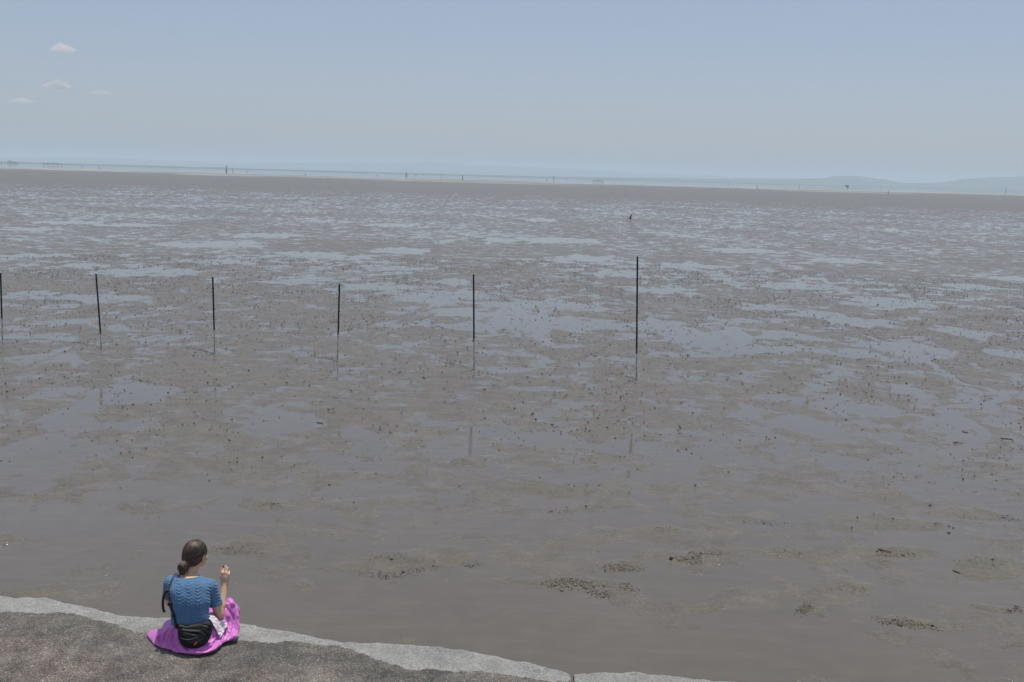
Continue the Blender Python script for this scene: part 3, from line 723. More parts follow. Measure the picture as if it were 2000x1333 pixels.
def hull(bm, L, W, Hh):
    rows = []
    for t in (0, .12, .3, .6, .85, 1):
        x = (t - .5) * L; w_ = W / 2 * (1 - max(0, (t - .5) / .5) ** 2) * (0.8 if t == 0 else 1) + 0.02; rows.append([bm.verts.new(q) for q in ((x, -w_, Hh * (1 + .25 * t * t)), (x, -w_ * .6, -0.3), (x, w_ * .6, -0.3), (x, w_, Hh * (1 + .25 * t * t)))])
    for a, c in zip(rows[:-1], rows[1:]):
        for k in range(4): bm.faces.new((a[k], a[(k + 1) % 4], c[(k + 1) % 4], c[k]))
    bm.faces.new(rows[0][::-1]); bm.faces.new(rows[-1])
bm = bmesh.new(); hull(bm, 5 * ppm, 1.6 * ppm, H_ * 0.14); bm_obj('hull', bm, M['beacon_white'], root)
b, H_, ppm = far_at(811, 342.5, 3); root = empty('motor_boat', (b.x, b.y, 0)); tag(root, 'tiny white boat on the horizon just right of the sail', 'boat')
bm = bmesh.new(); hull(bm, 4 * ppm, 1.5 * ppm, H_ * 0.5); bm_obj('hull', bm, M['beacon_white'], root)
bm = bmesh.new(); add_box(bm, (-0.3 * ppm, 0, H_ * 0.75), (1.8 * ppm, 1.0 * ppm, H_ * 0.5), 0, 0.1 * ppm); bm_obj('cabin', bm, M['beacon_white'], root)
# cargo ship at the left
b, H_, ppm = far_at(25, 320.6, 5.5); root = empty('cargo_ship', (b.x, b.y, 0)); tag(root, 'pale cargo ship with dark deck load on the horizon at the far left', 'ship')
bm = bmesh.new(); hull(bm, 24 * ppm, 5 * ppm, H_ * 0.42); bm_obj('hull', bm, simple('pinkish_hull_paint', (0.62, 0.52, 0.55), 0.6, 0.1), root)
bm = bmesh.new(); add_box(bm, (2.5 * ppm, 0, H_ * 0.66), (8 * ppm, 3.5 * ppm, H_ * 0.30), 0, 0.3); bm_obj('deck_load', bm, M['dark_steel'], root)
bm = bmesh.new(); add_box(bm, (-5.5 * ppm, 0, H_ * 0.80), (3.5 * ppm, 3.5 * ppm, H_ * 0.62), 0, 0.3); bm_obj('bridge', bm, M['dark_steel'], root)
bm = bmesh.new(); add_tube(bm, [(-5.8 * ppm, 0, H_ * 1.1), (-5.8 * ppm, 0, H_ * 1.4)], 0.4 * ppm, 8); bm_obj('funnel', bm, M['dark_steel'], root)
# piers on legs
def pier(x0, x1, yb, hp, lab, legs):
    b, H_, ppm = far_at((x0 + x1) / 2, yb, hp); root = empty('pier', (b.x, b.y, 0)); tag(root, lab, 'pier')
    L = (x1 - x0) * ppm; sl = Matrix.Rotation(-math.atan2(b.x, b.y), 4, 'Z')
    bm = bmesh.new(); add_box(bm, (0, 0, H_), (L, 3 * ppm, 0.9 * ppm), 0, 0.1); o = bm_obj('deck', bm, M['dark_steel'], root)
    for k in range(legs):
        bm = bmesh.new(); add_tube(bm, [(L * (k / (legs - 1) - 0.5) * 0.96, 0, -1), (L * (k / (legs - 1) - 0.5) * 0.96, 0, H_)], 0.45 * ppm, 6); bm_obj('leg', bm, M['dark_steel'], root)
pier(84, 122, 323.9, 3.6, 'long dark pier on legs over the far water at the left', 5)
pier(1158, 1176, 355.4, 2.0, 'low dark pier on the far water in the right half', 3)

# ================================================================== the seated woman
# small signed-distance modeller: rounded cones, ellipsoids and slabs melted together, meshed by surface nets
class Field:
    def __init__(s, lo, hi, h):
        s.lo = np.array(lo, float); s.h = h
        n = np.ceil((np.array(hi) - s.lo) / h).astype(int) + 1
        s.ax = [s.lo[i] + h * np.arange(n[i]) for i in range(3)]
        s.F = np.full(n, 0.06, np.float32)
    def sub(s, lo, hi):
        sl = tuple(slice(max(0, int((lo[i] - s.lo[i]) / s.h)), max(0, min(len(s.ax[i]), int((hi[i] - s.lo[i]) / s.h) + 2))) for i in range(3))
        x, y, z = s.ax[0][sl[0]], s.ax[1][sl[1]], s.ax[2][sl[2]]
        return sl, x[:, None, None], y[None, :, None], z[None, None, :]
    def op(s, prim, k=0.02, mode='u'):
        fn, lo, hi = prim; m = 0.06 + k
        sl, x, y, z = s.sub(np.array(lo) - m, np.array(hi) + m)
        A = s.F[sl]
        if A.size == 0: return
        d = fn(x, y, z)
        if mode == 'u':
            h = np.clip(0.5 + 0.5 * (A - d) / k, 0, 1); A = A * (1 - h) + d * h - k * h * (1 - h)
        elif mode == 's':
            d = -d; h = np.clip(0.5 - 0.5 * (A - d) / k, 0, 1); A = A * (1 - h) + d * h + k * h * (1 - h)
        s.F[sl] = A
    def cut(s, fn, k=0.004):           # keep where fn < 0
        d = fn(s.ax[0][:, None, None], s.ax[1][None, :, None], s.ax[2][None, None, :])
        h = np.clip(0.5 - 0.5 * (s.F - d) / k, 0, 1); s.F = (s.F * (1 - h) + d * h + k * h * (1 - h)).astype(np.float32)
    def mesh(s):
        F = s.F; S = F < 0; n = F.shape
        c = [S[i:n[0] - 1 + i, j:n[1] - 1 + j, k:n[2] - 1 + k] for i in (0, 1) for j in (0, 1) for k in (0, 1)]
        anyb = c[0].copy(); allb = c[0].copy()
        for q in c[1:]: anyb |= q; allb &= q
        I = np.argwhere(anyb & ~allb); ids = np.full(anyb.shape, -1, np.int32); ids[tuple(I.T)] = np.arange(len(I))
        C = np.array([(i, j, k) for i in (0, 1) for j in (0, 1) for k in (0, 1)])
        G = F[I[:, None, 0] + C[None, :, 0], I[:, None, 1] + C[None, :, 1], I[:, None, 2] + C[None, :, 2]]
        acc = np.zeros((len(I), 3)); cnt = np.zeros(len(I))
        for a in range(8):
            for b in range(a + 1, 8):
                if np.abs(C[a] - C[b]).sum() != 1: continue
                fa, fb = G[:, a], G[:, b]; m = (fa < 0) != (fb < 0)
                t = np.where(m, fa / np.where(m, fa - fb, 1), 0)
                acc += m[:, None] * (C[a] + t[:, None] * (C[b] - C[a])); cnt += m
        V = (I + acc / cnt[:, None]) * s.h + s.lo
        Q = []
        for ax in range(3):
            e = [slice(1, -1)] * 3; e0 = list(e); e1 = list(e); e0[ax] = slice(0, -1); e1[ax] = slice(1, None)
            a = S[tuple(e0)]; b = S[tuple(e1)]
            E = np.argwhere(a != b); flip = a[tuple(E.T)]
            off = np.ones(3, int); off[ax] = 0; E = E + off
            o1, o2 = [(1, 2), (2, 0), (0, 1)][ax]
            def cid(d1, d2):
                P = E.copy(); P[:, o1] -= d1; P[:, o2] -= d2; return ids[P[:, 0], P[:, 1], P[:, 2]]
            q = np.stack([cid(1, 1), cid(0, 1), cid(0, 0), cid(1, 0)], -1)
            q[~flip] = q[~flip][:, ::-1]; Q.append(q)
        Q = np.concatenate(Q); return V, Q[(Q >= 0).all(1)]
def v3(p): return np.array([p[0], p[1], p[2]], float)
def cone(a, b, ra, rb):
    a = v3(a); b = v3(b); ba = b - a; L2 = ba @ ba + 1e-12
    def fn(x, y, z):
        t = np.clip(((x - a[0]) * ba[0] + (y - a[1]) * ba[1] + (z - a[2]) * ba[2]) / L2, 0, 1)
        return np.sqrt((x - a[0] - t * ba[0]) ** 2 + (y - a[1] - t * ba[1]) ** 2 + (z - a[2] - t * ba[2]) ** 2) - (ra + (rb - ra) * t)
    r = max(ra, rb); return fn, np.minimum(a, b) - r, np.maximum(a, b) + r
def ell(c, r, Rm=None):
    c = v3(c); r = v3(r); Rm = np.eye(3) if Rm is None else np.array(Rm)
    def fn(x, y, z):
        p = (x - c[0], y - c[1], z - c[2]); k0 = 0; k1 = 0
        for i in range(3):
            q = p[0] * Rm[0][i] + p[1] * Rm[1][i] + p[2] * Rm[2][i]; k0 = k0 + (q / r[i]) ** 2; k1 = k1 + (q / r[i] ** 2) ** 2
        k0 = np.sqrt(k0); k1 = np.sqrt(k1) + 1e-9; return k0 * (k0 - 1) / k1
    e = np.sqrt(((Rm * r[None, :]) ** 2).sum(1)); return fn, c - e, c + e
def tri(a, b, c, r):
    a, b, c = v3(a), v3(b), v3(c); n = np.cross(b - a, c - a); n /= np.linalg.norm(n)
    def fn(x, y, z):
        def dt(u, w): return u[0] * w[0] + u[1] * w[1] + u[2] * w[2]
        best = None; inside = True
        for p0, p1 in ((a, b), (b, c), (c, a)):
            e = p1 - p0; q = (x - p0[0], y - p0[1], z - p0[2]); t = np.clip(dt(q, e) / (e @ e), 0, 1)
            d2 = (q[0] - t * e[0]) ** 2 + (q[1] - t * e[1]) ** 2 + (q[2] - t * e[2]) ** 2
            best = d2 if best is None else np.minimum(best, d2); m = np.cross(n, e); inside = inside & (dt(q, m) > 0)
        pl = dt((x - a[0], y - a[1], z - a[2]), n) ** 2
        return np.sqrt(np.where(inside, pl, best)) - r
    return fn, np.minimum(np.minimum(a, b), c) - r, np.maximum(np.maximum(a, b), c) + r
def normals_of(me):
    n = np.empty(len(me.vertices) * 3, np.float32); me.vertex_normals.foreach_get('vector', n); return n.reshape(-1, 3).astype(float)
def displace(me, d, V):
    V2 = V + normals_of(me) * d[:, None]; me.vertices.foreach_set('co', V2.astype(np.float32).ravel()); me.update(); return V2

seat = at(375, 1262, WALL_Z); gz = max(ground_z(seat.x + dx, seat.y + dy) for dx in (-.2, -.1, 0, .1, .2) for dy in (-.1, 0, .1))
PO = Vector((seat.x, seat.y, gz)); PRZ = -math.atan2(seat.x, seat.y)
PM = Matrix.Translation(PO) @ Matrix.Rotation(PRZ, 4, 'Z'); PMI = PM.inverted()
CAML = PMI @ Vector((0, 0, CAM_H)); R3 = PMI.to_3x3()
def Lp(px, py, Y):
    d = R3 @ ray(px, py); t = (Y - CAML.y) / d.y; return np.array(CAML + d * t)
def L(zx, zy, Y): return Lp(260 + zx / 4.9375, 1030 + zy / 4.9375, Y)
person = tag(empty('person', PO, PRZ), 'woman in blue cable-knit top and pink skirt sitting on the sea wall, right hand raised', 'person')

def skin_material():
    m, nt, b = new_mat('skin'); setp(b, rough=0.5, sss=0.12); b.inputs['Subsurface Radius'].default_value = (0.02, 0.008, 0.004)
    v = coords(nt)
    nt.links.new(ramp(nt, noise(nt, v, 14, 5), [(0.3, (0.62, 0.385, 0.245)), (0.7, (0.72, 0.47, 0.31))]), b.inputs['Base Color'])
    bump(nt, b, noise(nt, v, 180, 3), 0.3, 0.001); return m
def fabric(name, col, rough, sheen=0.2, scale=400.0, var=0.12, **k):
    m, nt, b = new_mat(name); setp(b, rough=rough, sheen=sheen, **k); v = coords(nt)
    lo = tuple(c * (1 - var) for c in col); hi = tuple(min(1, c * (1 + var)) for c in col)
    nt.links.new(ramp(nt, noise(nt, v, 25, 5), [(0.3, lo), (0.7, hi)]), b.inputs['Base Color'])
    bump(nt, b, noise(nt, v, scale, 2), 0.5, 0.0012); return m
def hair_material():
    m, nt, b = new_mat('dark_brown_hair'); setp(b, rough=0.42, aniso=0.5, ior=1.5)
    a = nd(nt, 'ShaderNodeAttribute', attribute_name='strand'); c = nt.nodes.new('ShaderNodeCombineXYZ'); nt.links.new(a.outputs['Fac'], c.inputs[0])
    al = nd(nt, 'ShaderNodeAttribute', attribute_name='along'); nt.links.new(al.outputs['Fac'], c.inputs[1])
    n1 = noise(nt, c.outputs[0], 9, 4, 0.7); n2 = noise(nt, c.outputs[0], 38, 3, 0.7)
    c1 = ramp(nt, n1, [(0.38, (0.012, 0.007, 0.005)), (0.52, (0.050, 0.026, 0.017)), (0.66, (0.24, 0.14, 0.088))])
    nt.links.new(mixc(nt, 0.7, c1, ramp(nt, n2, [(0.35, (0.35, 0.33, 0.32)), (0.68, (1.7, 1.6, 1.5))]), 'MULTIPLY'), b.inputs['Base Color'])
    bump(nt, b, n2, 0.7, 0.003); return m
M.update({'skin': skin_material(), 'hair': hair_material(), 'knit': fabric('blue_knit_wool', (0.084, 0.178, 0.305), 0.9, 0.15, 260),
          'satin': fabric('pink_violet_skirt_cloth', (0.62, 0.17, 0.53), 0.40, 0.15, 500, 0.06), 'bag': fabric('black_nylon', (0.006, 0.006, 0.007), 0.55, 0.0, 600, spec=0.3),
          'webbing': fabric('black_webbing', (0.014, 0.014, 0.016), 0.65, 0.1, 700), 'towel': fabric('white_pink_towel', (0.74, 0.64, 0.67), 0.9, 0.3, 350, 0.06),
          'mat': fabric('black_cloth', (0.004, 0.004, 0.005), 1.0, 0.0, 300, spec=0.1), 'lip': simple('lip', (0.40, 0.12, 0.10), 0.4), 'eye': simple('eye_white', (0.75, 0.73, 0.70), 0.2, 0.02),
          'iris': simple('dark_iris', (0.02, 0.012, 0.008), 0.2), 'orange': simple('orange_print', (0.60, 0.14, 0.02), 0.6), 'grey_print': simple('grey_print', (0.065, 0.065, 0.068), 0.6),
          'gold': simple('thin_gold', (0.5, 0.33, 0.12), 0.3, metal=1.0), 'nail': simple('nail_varnish', (0.20, 0.05, 0.22), 0.2), 'pearl': simple('pearl', (0.75, 0.72, 0.68), 0.25, 0.03)})

# ---- where the joints are
S1 = L(560, 1010, -.02); S2 = L(553, 870, -.03); S3 = L(545, 730, -.015); S4 = L(537, 615, .025); S5 = L(535, 535, .07)
C7 = L(528, 492, .10); LSH = L(372, 548, .085); RSH = L(742, 578, .075)
ELR = L(835, 838, .050); WRR = L(884, 552, .15)
ELL_ = LSH + np.array([-.02, .17, -.20]); WRL = np.array([-.02, .37, .21])
HC = L(606, 262, .185)
yaw, pit = R(40), R(10)
fwd = np.array([math.sin(yaw) * math.cos(pit), math.cos(yaw) * math.cos(pit), -math.sin(pit)])
hrt = np.array([math.cos(yaw), -math.sin(yaw), 0.0]); hup = np.cross(hrt, fwd)
HR = np.stack([hrt, fwd, hup], 1)
def H(r, f, u): return HC + hrt * r + fwd * f + hup * u

def ray_hit(bvhs, px, py, lift):
    d = (R3 @ ray(px, py)).normalized(); best = None
    for b in bvhs:
        h = b.ray_cast(CAML, d)
        if h[0] is not None and (best is None or h[3] < best[3]): best = h
    return (best[0] + best[1] * lift, best[1]) if best else (None, None)

# ---- body, one continuous skin
bd = Field((-.42, -.24, -.01), (.46, .56, .90), 0.0036)
for c, r in ((S1, (.136, .098, .10)), (S2, (.125, .083, .11)), (S3, (.130, .085, .11)), (S4, (.142, .085, .085)), (S5, (.105, .052, .045))): bd.op(ell(c, r), 0.04)
bd.op(cone(LSH + [.03, 0, 0], RSH - [.03, 0, 0], .046, .046), 0.04)
bd.op(cone(C7 + [0, .014, -.02], H(0, -.025, -.06), .052, .048), 0.04); bd.op(cone(C7 + [-.05, .01, -.022], C7 + [.05, .01, -.022], .034, .034), 0.04)
bd.op(cone(LSH, ELL_, .045, .036), 0.02); bd.op(cone(ELL_, WRL, .036, .024), 0.012)
bd.op(cone(RSH, RSH * .5 + ELR * .5, .045, .041), 0.02); bd.op(cone(RSH * .5 + ELR * .5, ELR, .041, .035), 0.02)
fm = ELR * .7 + WRR * .3
bd.op(cone(ELR, fm, .032, .032), 0.012); bd.op(cone(fm, WRR, .032, .0180), 0.012)
# legs: left folded flat, right knee raised
KR = L(1008, 744, .22) - np.array([.050, 0, .062]); AR = np.array([.16, .40, .06]); KL = np.array([-.135, .13, .055]); AL = np.array([.02, .31, .05])
bd.op(cone((.080, .01, .090), KR - [0, 0, .016], .062, .040), 0.02); bd.op(cone(KR - [0, 0, .012], AR, .042, .032), 0.015); bd.op(cone(AR + [0, 0, -.012], AR + [.03, .14, -.03], .030, .020), 0.015)
bd.op(cone((-.080, .01, .085), KL, .056, .042), 0.02); bd.op(cone(KL, AL, .042, .030), 0.015); bd.op(cone(AL, AL + [.12, .06, -.015], .030, .020), 0.015)
# head
bd.op(ell(H(0, -.012, .022), (.070, .088, .080), HR), 0.02); bd.op(ell(H(0, .030, -.035), (.056, .060, .066), HR), 0.025)
bd.op(ell(H(0, .062, -.082), (.022, .020, .018), HR), 0.02)                    # chin
for s in (-1, 1):
    bd.op(ell(H(s * .036, .060, -.030), (.022, .018, .022), HR), 0.015)        # cheeks
    bd.op(ell(H(s * .030, .090, .004), (.016, .012, .012), HR), 0.010, 's')    # sockets
    bd.op(cone(H(s * .012, .083, .018), H(s * .045, .070, .018), .006, .005), 0.008)
    ear = H(s * .074, -.002, -.012)
    bd.op(ell(ear, (.010, .018, .029), HR), 0.006); bd.op(ell(ear + hrt * s * .010, (.006, .009, .016), HR), 0.004, 's')
bd.op(cone(H(0, .080, .008), H(0, .104, -.026), .007, .010), 0.008); bd.op(ell(H(0, .100, -.031), (.016, .010, .008), HR), 0.005)
bd.op(ell(H(0, .082, -.056), (.022, .008, .010), HR), 0.006)
# hands
def hand(W, K, right, side, curls):
    h = (K - W); hl = np.linalg.norm(h); h /= hl; right = right - h * (right @ h); right /= np.linalg.norm(right); nrm = np.cross(h, right)
    # nrm points to the palm side
    offs = (-.023, -.0075, .008, .0225); ups = (.0, .004, .001, -.008); segs = ((.040, .024, .019), (.044, .028, .020), (.040, .026, .019), (.032, .020, .017)); rad = (.0085, .0088, .0082, .0072)
    nails = []
    for i in range(4):
        Kn = K + right * side * offs[i] + h * ups[i]
        bd.op(cone(W + right * side * offs[i] * .55, Kn, .0120, .0098), 0.010)
        p = Kn; spread = offs[i] * 0.8 * side
        for j, (sl, ang) in enumerate(zip(segs[i], curls[i])):
            d = h * math.cos(R(ang)) + nrm * math.sin(R(ang)) + right * spread * 0.25 * (1 - j * .5); d /= np.linalg.norm(d)
            q = p + d * sl; r0 = rad[i] * (1 - .08 * j); bd.op(cone(p, q, r0, r0 * .92), 0.0025); p = q; last = d
        nails.append((p, last))
    b0 = W + h * .018 - right * side * .013 + nrm * .006; b1 = W + h * .054 - right * side * .034 + nrm * .010; b2 = b1 + h * .036 - right * side * .001 + nrm * .006; b3 = b2 + h * .028 + right * side * .004 + nrm * .006
    bd.op(cone(b0, b1, .014, .0110), 0.012); bd.op(cone(b1, b2, .0100, .0088), 0.003); bd.op(cone(b2, b3, .0088, .0075), 0.002)
    bd.op(ell(W + h * hl * .5 + nrm * .010, (.020, .020, .030)), 0.015)
    return nails, (b3, b3 - b2), nrm
KRh = L(893, 445, .165)
nR, tR, nrmR = hand(WRR, KRh, np.array([1.0, -.15, 0]), 1, ((52, 95, 70), (18, 98, 135), (24, 102, 138), (60, 115, 140)))
KLh = WRL + np.array([.082, .02, -.012])
hand(WRL, KLh, np.array([0, -1.0, .1]), -1, ((25, 45, 60), (25, 48, 62), (25, 50, 65), (28, 52, 70)))
bd.cut(lambda x, y, z: 0.002 - z + 0 * x + 0 * y)
V, Q = bd.mesh(); me = np_mesh('body', V, Q)
body = link('body', me, M['skin'], person, True)
for s in (-1, 1):       # face details: eyes, brows, lips
    for nm, off, rr, mt in (('eyeball', .070, .0115, 'eye'), ('iris', .0785, .0052, 'iris')):
        bm = bmesh.new(); bmesh.ops.create_uvsphere(bm, u_segments=12, v_segments=8, radius=rr, matrix=Matrix.Translation(H(s * .030, off, .003))); bm_obj(nm, bm, M[mt], body, True)
    bm = bmesh.new(); add_tube(bm, [H(s * .013, .092, .019), H(s * .030, .088, .025), H(s * .046, .074, .020)], [.002, .0028, .0012], 6); bm_obj('eyebrow', bm, M['iris'], body)
bm = bmesh.new(); add_tube(bm, [H(-.020, .080, -.057), H(-.008, .0895, -.054), H(.008, .0895, -.054), H(.020, .080, -.057)], [.002, .0045, .0045, .002], 8); bm_obj('lips', bm, M['lip'], body, True)
bm = bmesh.new(); bmesh.ops.create_icosphere(bm, subdivisions=2, radius=0.0055, matrix=Matrix.Translation(tR[0] + np.array(tR[1]) * .1 - nrmR * .003) @ Matrix.Diagonal((1, .6, 1.2, 1))); bm_obj('nail', bm, M['nail'], body, True)

# ---- hair, gathered in a low bun at the left
BUN = L(482, 385, .085)
hf = Field((HC - .20), (HC + .17), 0.0026)
hf.op(ell(H(0, -.016, .020), (.081, .099, .092), HR), 0.01)
hf.op(ell(H(0, -.055, -.030), (.066, .048, .060), HR), 0.03)
hf.op(ell(H(0, .115, -.045), (.074, .095, .098), HR), 0.010, 's')
for s in (-1, 1):
    hf.op(ell(H(s * .085, .014, -.040), (.030, .028, .045), HR), 0.012, 's')
hf.op(ell(H(0, -.02, -.105), (.085, .075, .045), HR), 0.010, 's')
back = H(-.004, -.090, -.050)
hf.op(cone(H(0, -.070, -.035), back, .050, .030), 0.02); hf.op(cone(back, BUN, .026, .024), 0.015)
hf.op(ell(BUN + [-.004, 0, .004], (.034, .032, .036)), 0.010); hf.op(ell(BUN + [-.006, -.004, -.030], (.026, .024, .026)), 0.008); hf.op(ell(BUN + [.016, .0, -.006], (.024, .024, .028)), 0.008)
V, Q = hf.mesh(); me = np_mesh('hair', V, Q)
ax = BUN - H(0, .03, .03); ax /= np.linalg.norm(ax); e1 = np.cross(ax, hup); e1 /= np.linalg.norm(e1); e2 = np.cross(ax, e1)
P = V - H(0, .0, .02); phi = np.arctan2(P @ e2, P @ e1); al = P @ ax
nb = np.linalg.norm(V - BUN, axis=1); inb = 1 - sstep(.030, .052, nb)
PB = V - BUN; phb = np.arctan2(PB[:, 2], PB[:, 0]); rb = np.hypot(PB[:, 0], PB[:, 2])
st = phi * (1 - inb) + (rb * 60 + phb * 0.5) * inb
d = 0.0022 * perlin(st * 9, al * 5, 301) + 0.0014 * perlin(st * 26, al * 8, 305) + inb * 0.004 * perlin(V[:, 0] * 60, V[:, 2] * 60, 307)
displace(me, d, V); attr(me, 'strand', st); attr(me, 'along', al)
hair = link('hair', me, M['hair'], person, True)
bm = bmesh.new(); r_ = random.Random(5)
for k in range(46):                                   # loose ends round the bun and fine strands over the head
    o = Vector((r_.gauss(-.35, .7), r_.gauss(-.2, .5), r_.gauss(-.1, .7))).normalized(); p = Vector(BUN) + o * .034
    pts = [p]; dr = (o + Vector((r_.gauss(0, .5), r_.gauss(0, .5), r_.gauss(-.2, .5)))).normalized()
    for j in range(4): pts.append(pts[-1] + dr * r_.uniform(.003, .007)); dr = (dr + Vector((r_.gauss(0, .4), r_.gauss(0, .4), r_.gauss(-.25, .3)))).normalized()
    add_tube(bm, pts, [.0011, .0010, .0009, .0007, .0004], 4)
for k in range(14):
    a = r_.uniform(1.2, 5.0); q = H(0, 0, .02) + (e1 * math.cos(a) + e2 * math.sin(a)) * .094
    pts = []
    for j in range(5):
        t = j / 4; w = q * (1 - t) + (H(0, 0, .02) + ax * .07 + (q - H(0, 0, .02)) * .75) * t; w = w + np.array([r_.gauss(0, .0015) for _ in range(3)]); pts.append(w)
    add_tube(bm, pts, .0005, 4)
tag(bm_obj('loose_strands', bm, M['hair'], hair), kind='stuff')
bm = bmesh.new(); tq = (BUN - back); tq /= np.linalg.norm(tq); tb = back * .35 + BUN * .65 - tq * .012
add_tube(bm, [tb - tq * .006, tb, tb + tq * .006], [.0265, .0290, .0265], 18); bm_obj('hair_tie', bm, M['webbing'], hair, True)

# ---- knitted top
o_ = .011
sh = Field((-.30, -.20, .08), (.34, .34, .60), 0.0028)
for c, r in ((S1 + [0, 0, .02], (.140, .100, .11)), (S2, (.134, .092, .11)), (S3, (.142, .092, .11)), (S4, (.150, .092, .090)), (S5, (.118, .060, .052))): sh.op(ell(c, r), 0.04)
sh.op(cone(LSH + [.02, 0, 0], RSH - [.02, 0, 0], .055, .055), 0.04); sh.op(cone(C7 + [0, .018, -.035], C7 + [0, .02, .0], .070, .062), 0.03)
CUF = L(790, 748, .060); sd = CUF - RSH; sl = np.linalg.norm(sd); sd /= sl
sh.op(cone(RSH, CUF, .056, .054), 0.022)
for c in (S1, S2, S3): pass
CUFL = LSH * .42 + ELL_ * .58; sdl = CUFL - LSH; sdl /= np.linalg.norm(sdl)
sh.op(cone(LSH, CUFL, .056, .053), 0.022)
NK = L(532, 492, .115); ndir = np.array([-.06, .30, .95]); ndir /= np.linalg.norm(ndir)
NA, NB, NC_ = L(412, 470, .09), L(655, 480, .08), L(530, 519, .025)
nn_ = np.cross(NB - NA, NC_ - NA); nn_ /= np.linalg.norm(nn_); nn_ *= np.sign(nn_[2])
NKC = np.array([(NA[0] + NB[0]) / 2, .115]); NKR = (NB[0] - NA[0]) / 2 + .004
def above(x, y, z): return (x - NC_[0]) * nn_[0] + (y - NC_[1]) * nn_[1] + (z - NC_[2]) * nn_[2]
sh.op((lambda x, y, z: np.maximum(-above(x, y, z) + .012 * np.clip((np.abs(x - NKC[0]) / NKR) ** 3, 0, 1.4), np.hypot(x - NKC[0], (y - NKC[1])) - NKR), np.array([NKC[0] - .12, 0.0, .47]), np.array([NKC[0] + .12, .25, .62])), 0.004, 's')
for A_, D_, RA in ((CUF, sd, .046), (CUFL, sdl, .045)):
    sh.op(cone(A_ - D_ * .02, A_ + D_ * .20, RA, RA), 0.004, 's')
    def capcut(x, y, z, A_=A_, D_=D_): return (x - A_[0]) * D_[0] + (y - A_[1]) * D_[1] + (z - A_[2]) * D_[2]
    big = (lambda x, y, z, A_=A_, D_=D_: np.maximum(-capcut(x, y, z, A_, D_), np.sqrt((x - A_[0]) ** 2 + (y - A_[1]) ** 2 + (z - A_[2]) ** 2) - .085), A_ - .09, A_ + .09)
    sh.op(big, 0.003, 's')
hem = L(560, 985, -.09)[2]
sh.cut(lambda x, y, z: (hem - z) + .010 * np.sin(x * 40) + 0 * y, 0.006)
V, Q = sh.mesh(); me = np_mesh('knit_top', V, Q)
# cable pattern in relief: rows of V stitches in columns
w = (S5 - S2); w /= np.linalg.norm(w)
xr = np.array([1.0, 0, 0]); xr -= w * (xr @ w); xr /= np.linalg.norm(xr)
PV_ = V - S2
# girth coordinate follows the body round
uu = np.arctan2(PV_ @ xr, np.maximum(.02, -(PV_ @ np.cross(w, xr)) * -1 * 0 + .13)) * .145
vv = PV_ @ w
def cable(u, v, per=.064, c0=.0):
    k = np.round((u - c0) / per); du = (u - c0) - k * per; a = np.abs(du)
    inside = 1 - sstep(.0165, .0195, a)
    ph = (v - 0.75 * a) / .0235
    rid = 0.5 + 0.5 * np.sin(2 * np.pi * ph); groove = 1 - 0.7 * np.exp(-(a / .0022) ** 2)
    side = np.exp(-((a - .0265) / .0022) ** 2)
    return inside * rid * groove * 0.0036 + side * 0.0016
dt_arm = np.minimum(np.linalg.norm(np.cross(V - RSH, sd), axis=1), 9)
arm = (V[:, 0] > RSH[0] + .002) & (((V - RSH) @ sd) > -.05)
arml = (V[:, 0] < LSH[0] - .002) & (((V - LSH) @ sdl) > -.05)
d = cable(uu, vv, c0=-.002)
side_v = np.cross(sd, np.array([0, -1.0, 0])); side_v /= np.linalg.norm(side_v)
ua = (V - RSH) @ side_v; va = -((V - RSH) @ sd); d = np.where(arm, cable(ua, va, .055, .004), d)
side_l = np.cross(sdl, np.array([-1.0, 0, 0])); side_l /= np.linalg.norm(side_l)
d = np.where(arml, cable((V - LSH) @ side_l, -((V - LSH) @ sdl), .055), d)
# ribbed edges instead of cables near neck, cuffs and hem; soft creases
neckz = sstep(-.017, -.012, above(V[:, 0], V[:, 1], V[:, 2]) - .012 * np.clip((np.abs(V[:, 0] - NKC[0]) / NKR) ** 3, 0, 1.4)) * (1 - sstep(NKR + .006, NKR + .014, np.hypot(V[:, 0] - NKC[0], V[:, 1] - NKC[1])))
angn = np.arctan2((V - NK)[:, 1], (V - NK)[:, 0])
cz = np.where(arm, sstep(-.018, -.012, (V - CUF) @ sd), 0) + np.where(arml, sstep(-.018, -.012, (V - CUFL) @ sdl), 0)
ring = np.clip(neckz + cz, 0, 1)
rib = .0010 * np.sin(np.where(neckz > .5, angn * 46, np.arctan2((V - CUF) @ side_v, (V - CUF)[:, 1]) * 26)) + .0030
d = d * (1 - ring) + rib * ring
hz = 1 - sstep(.0, .03, V[:, 2] - hem - .006)
d = d * (1 - hz) + hz * (.0018 * np.sin(V[:, 0] * 700))
crease = .004 * fbm(V[:, 0] * 14 + V[:, 2] * 6, V[:, 2] * 9 + V[:, 1] * 5, 3, 320) * (1 - ring)
displace(me, d + crease, V)
top = link('knit_top', me, M['knit'], person, True)
top_bvh = BVHTree.FromPolygons([tuple(p) for p in np.array([v.co for v in me.vertices])], [tuple(q) for q in Q])

def poly_sd(P, x, y):
    P = np.array(P); d = None; s = np.ones(np.broadcast(x, y).shape)
    j = len(P) - 1
    for i in range(len(P)):
        e = P[j] - P[i]; wx = x - P[i][0]; wy = y - P[i][1]; t = np.clip((wx * e[0] + wy * e[1]) / (e @ e), 0, 1)
        d2 = (wx - e[0] * t) ** 2 + (wy - e[1] * t) ** 2; d = d2 if d is None else np.minimum(d, d2)
        c1 = y >= P[i][1]; c2 = y < P[j][1]; c3 = e[0] * wy > e[1] * wx
        s = np.where((c1 & c2 & c3) | (~c1 & ~c2 & ~c3), -s, s); j = i
    return s * np.sqrt(d)
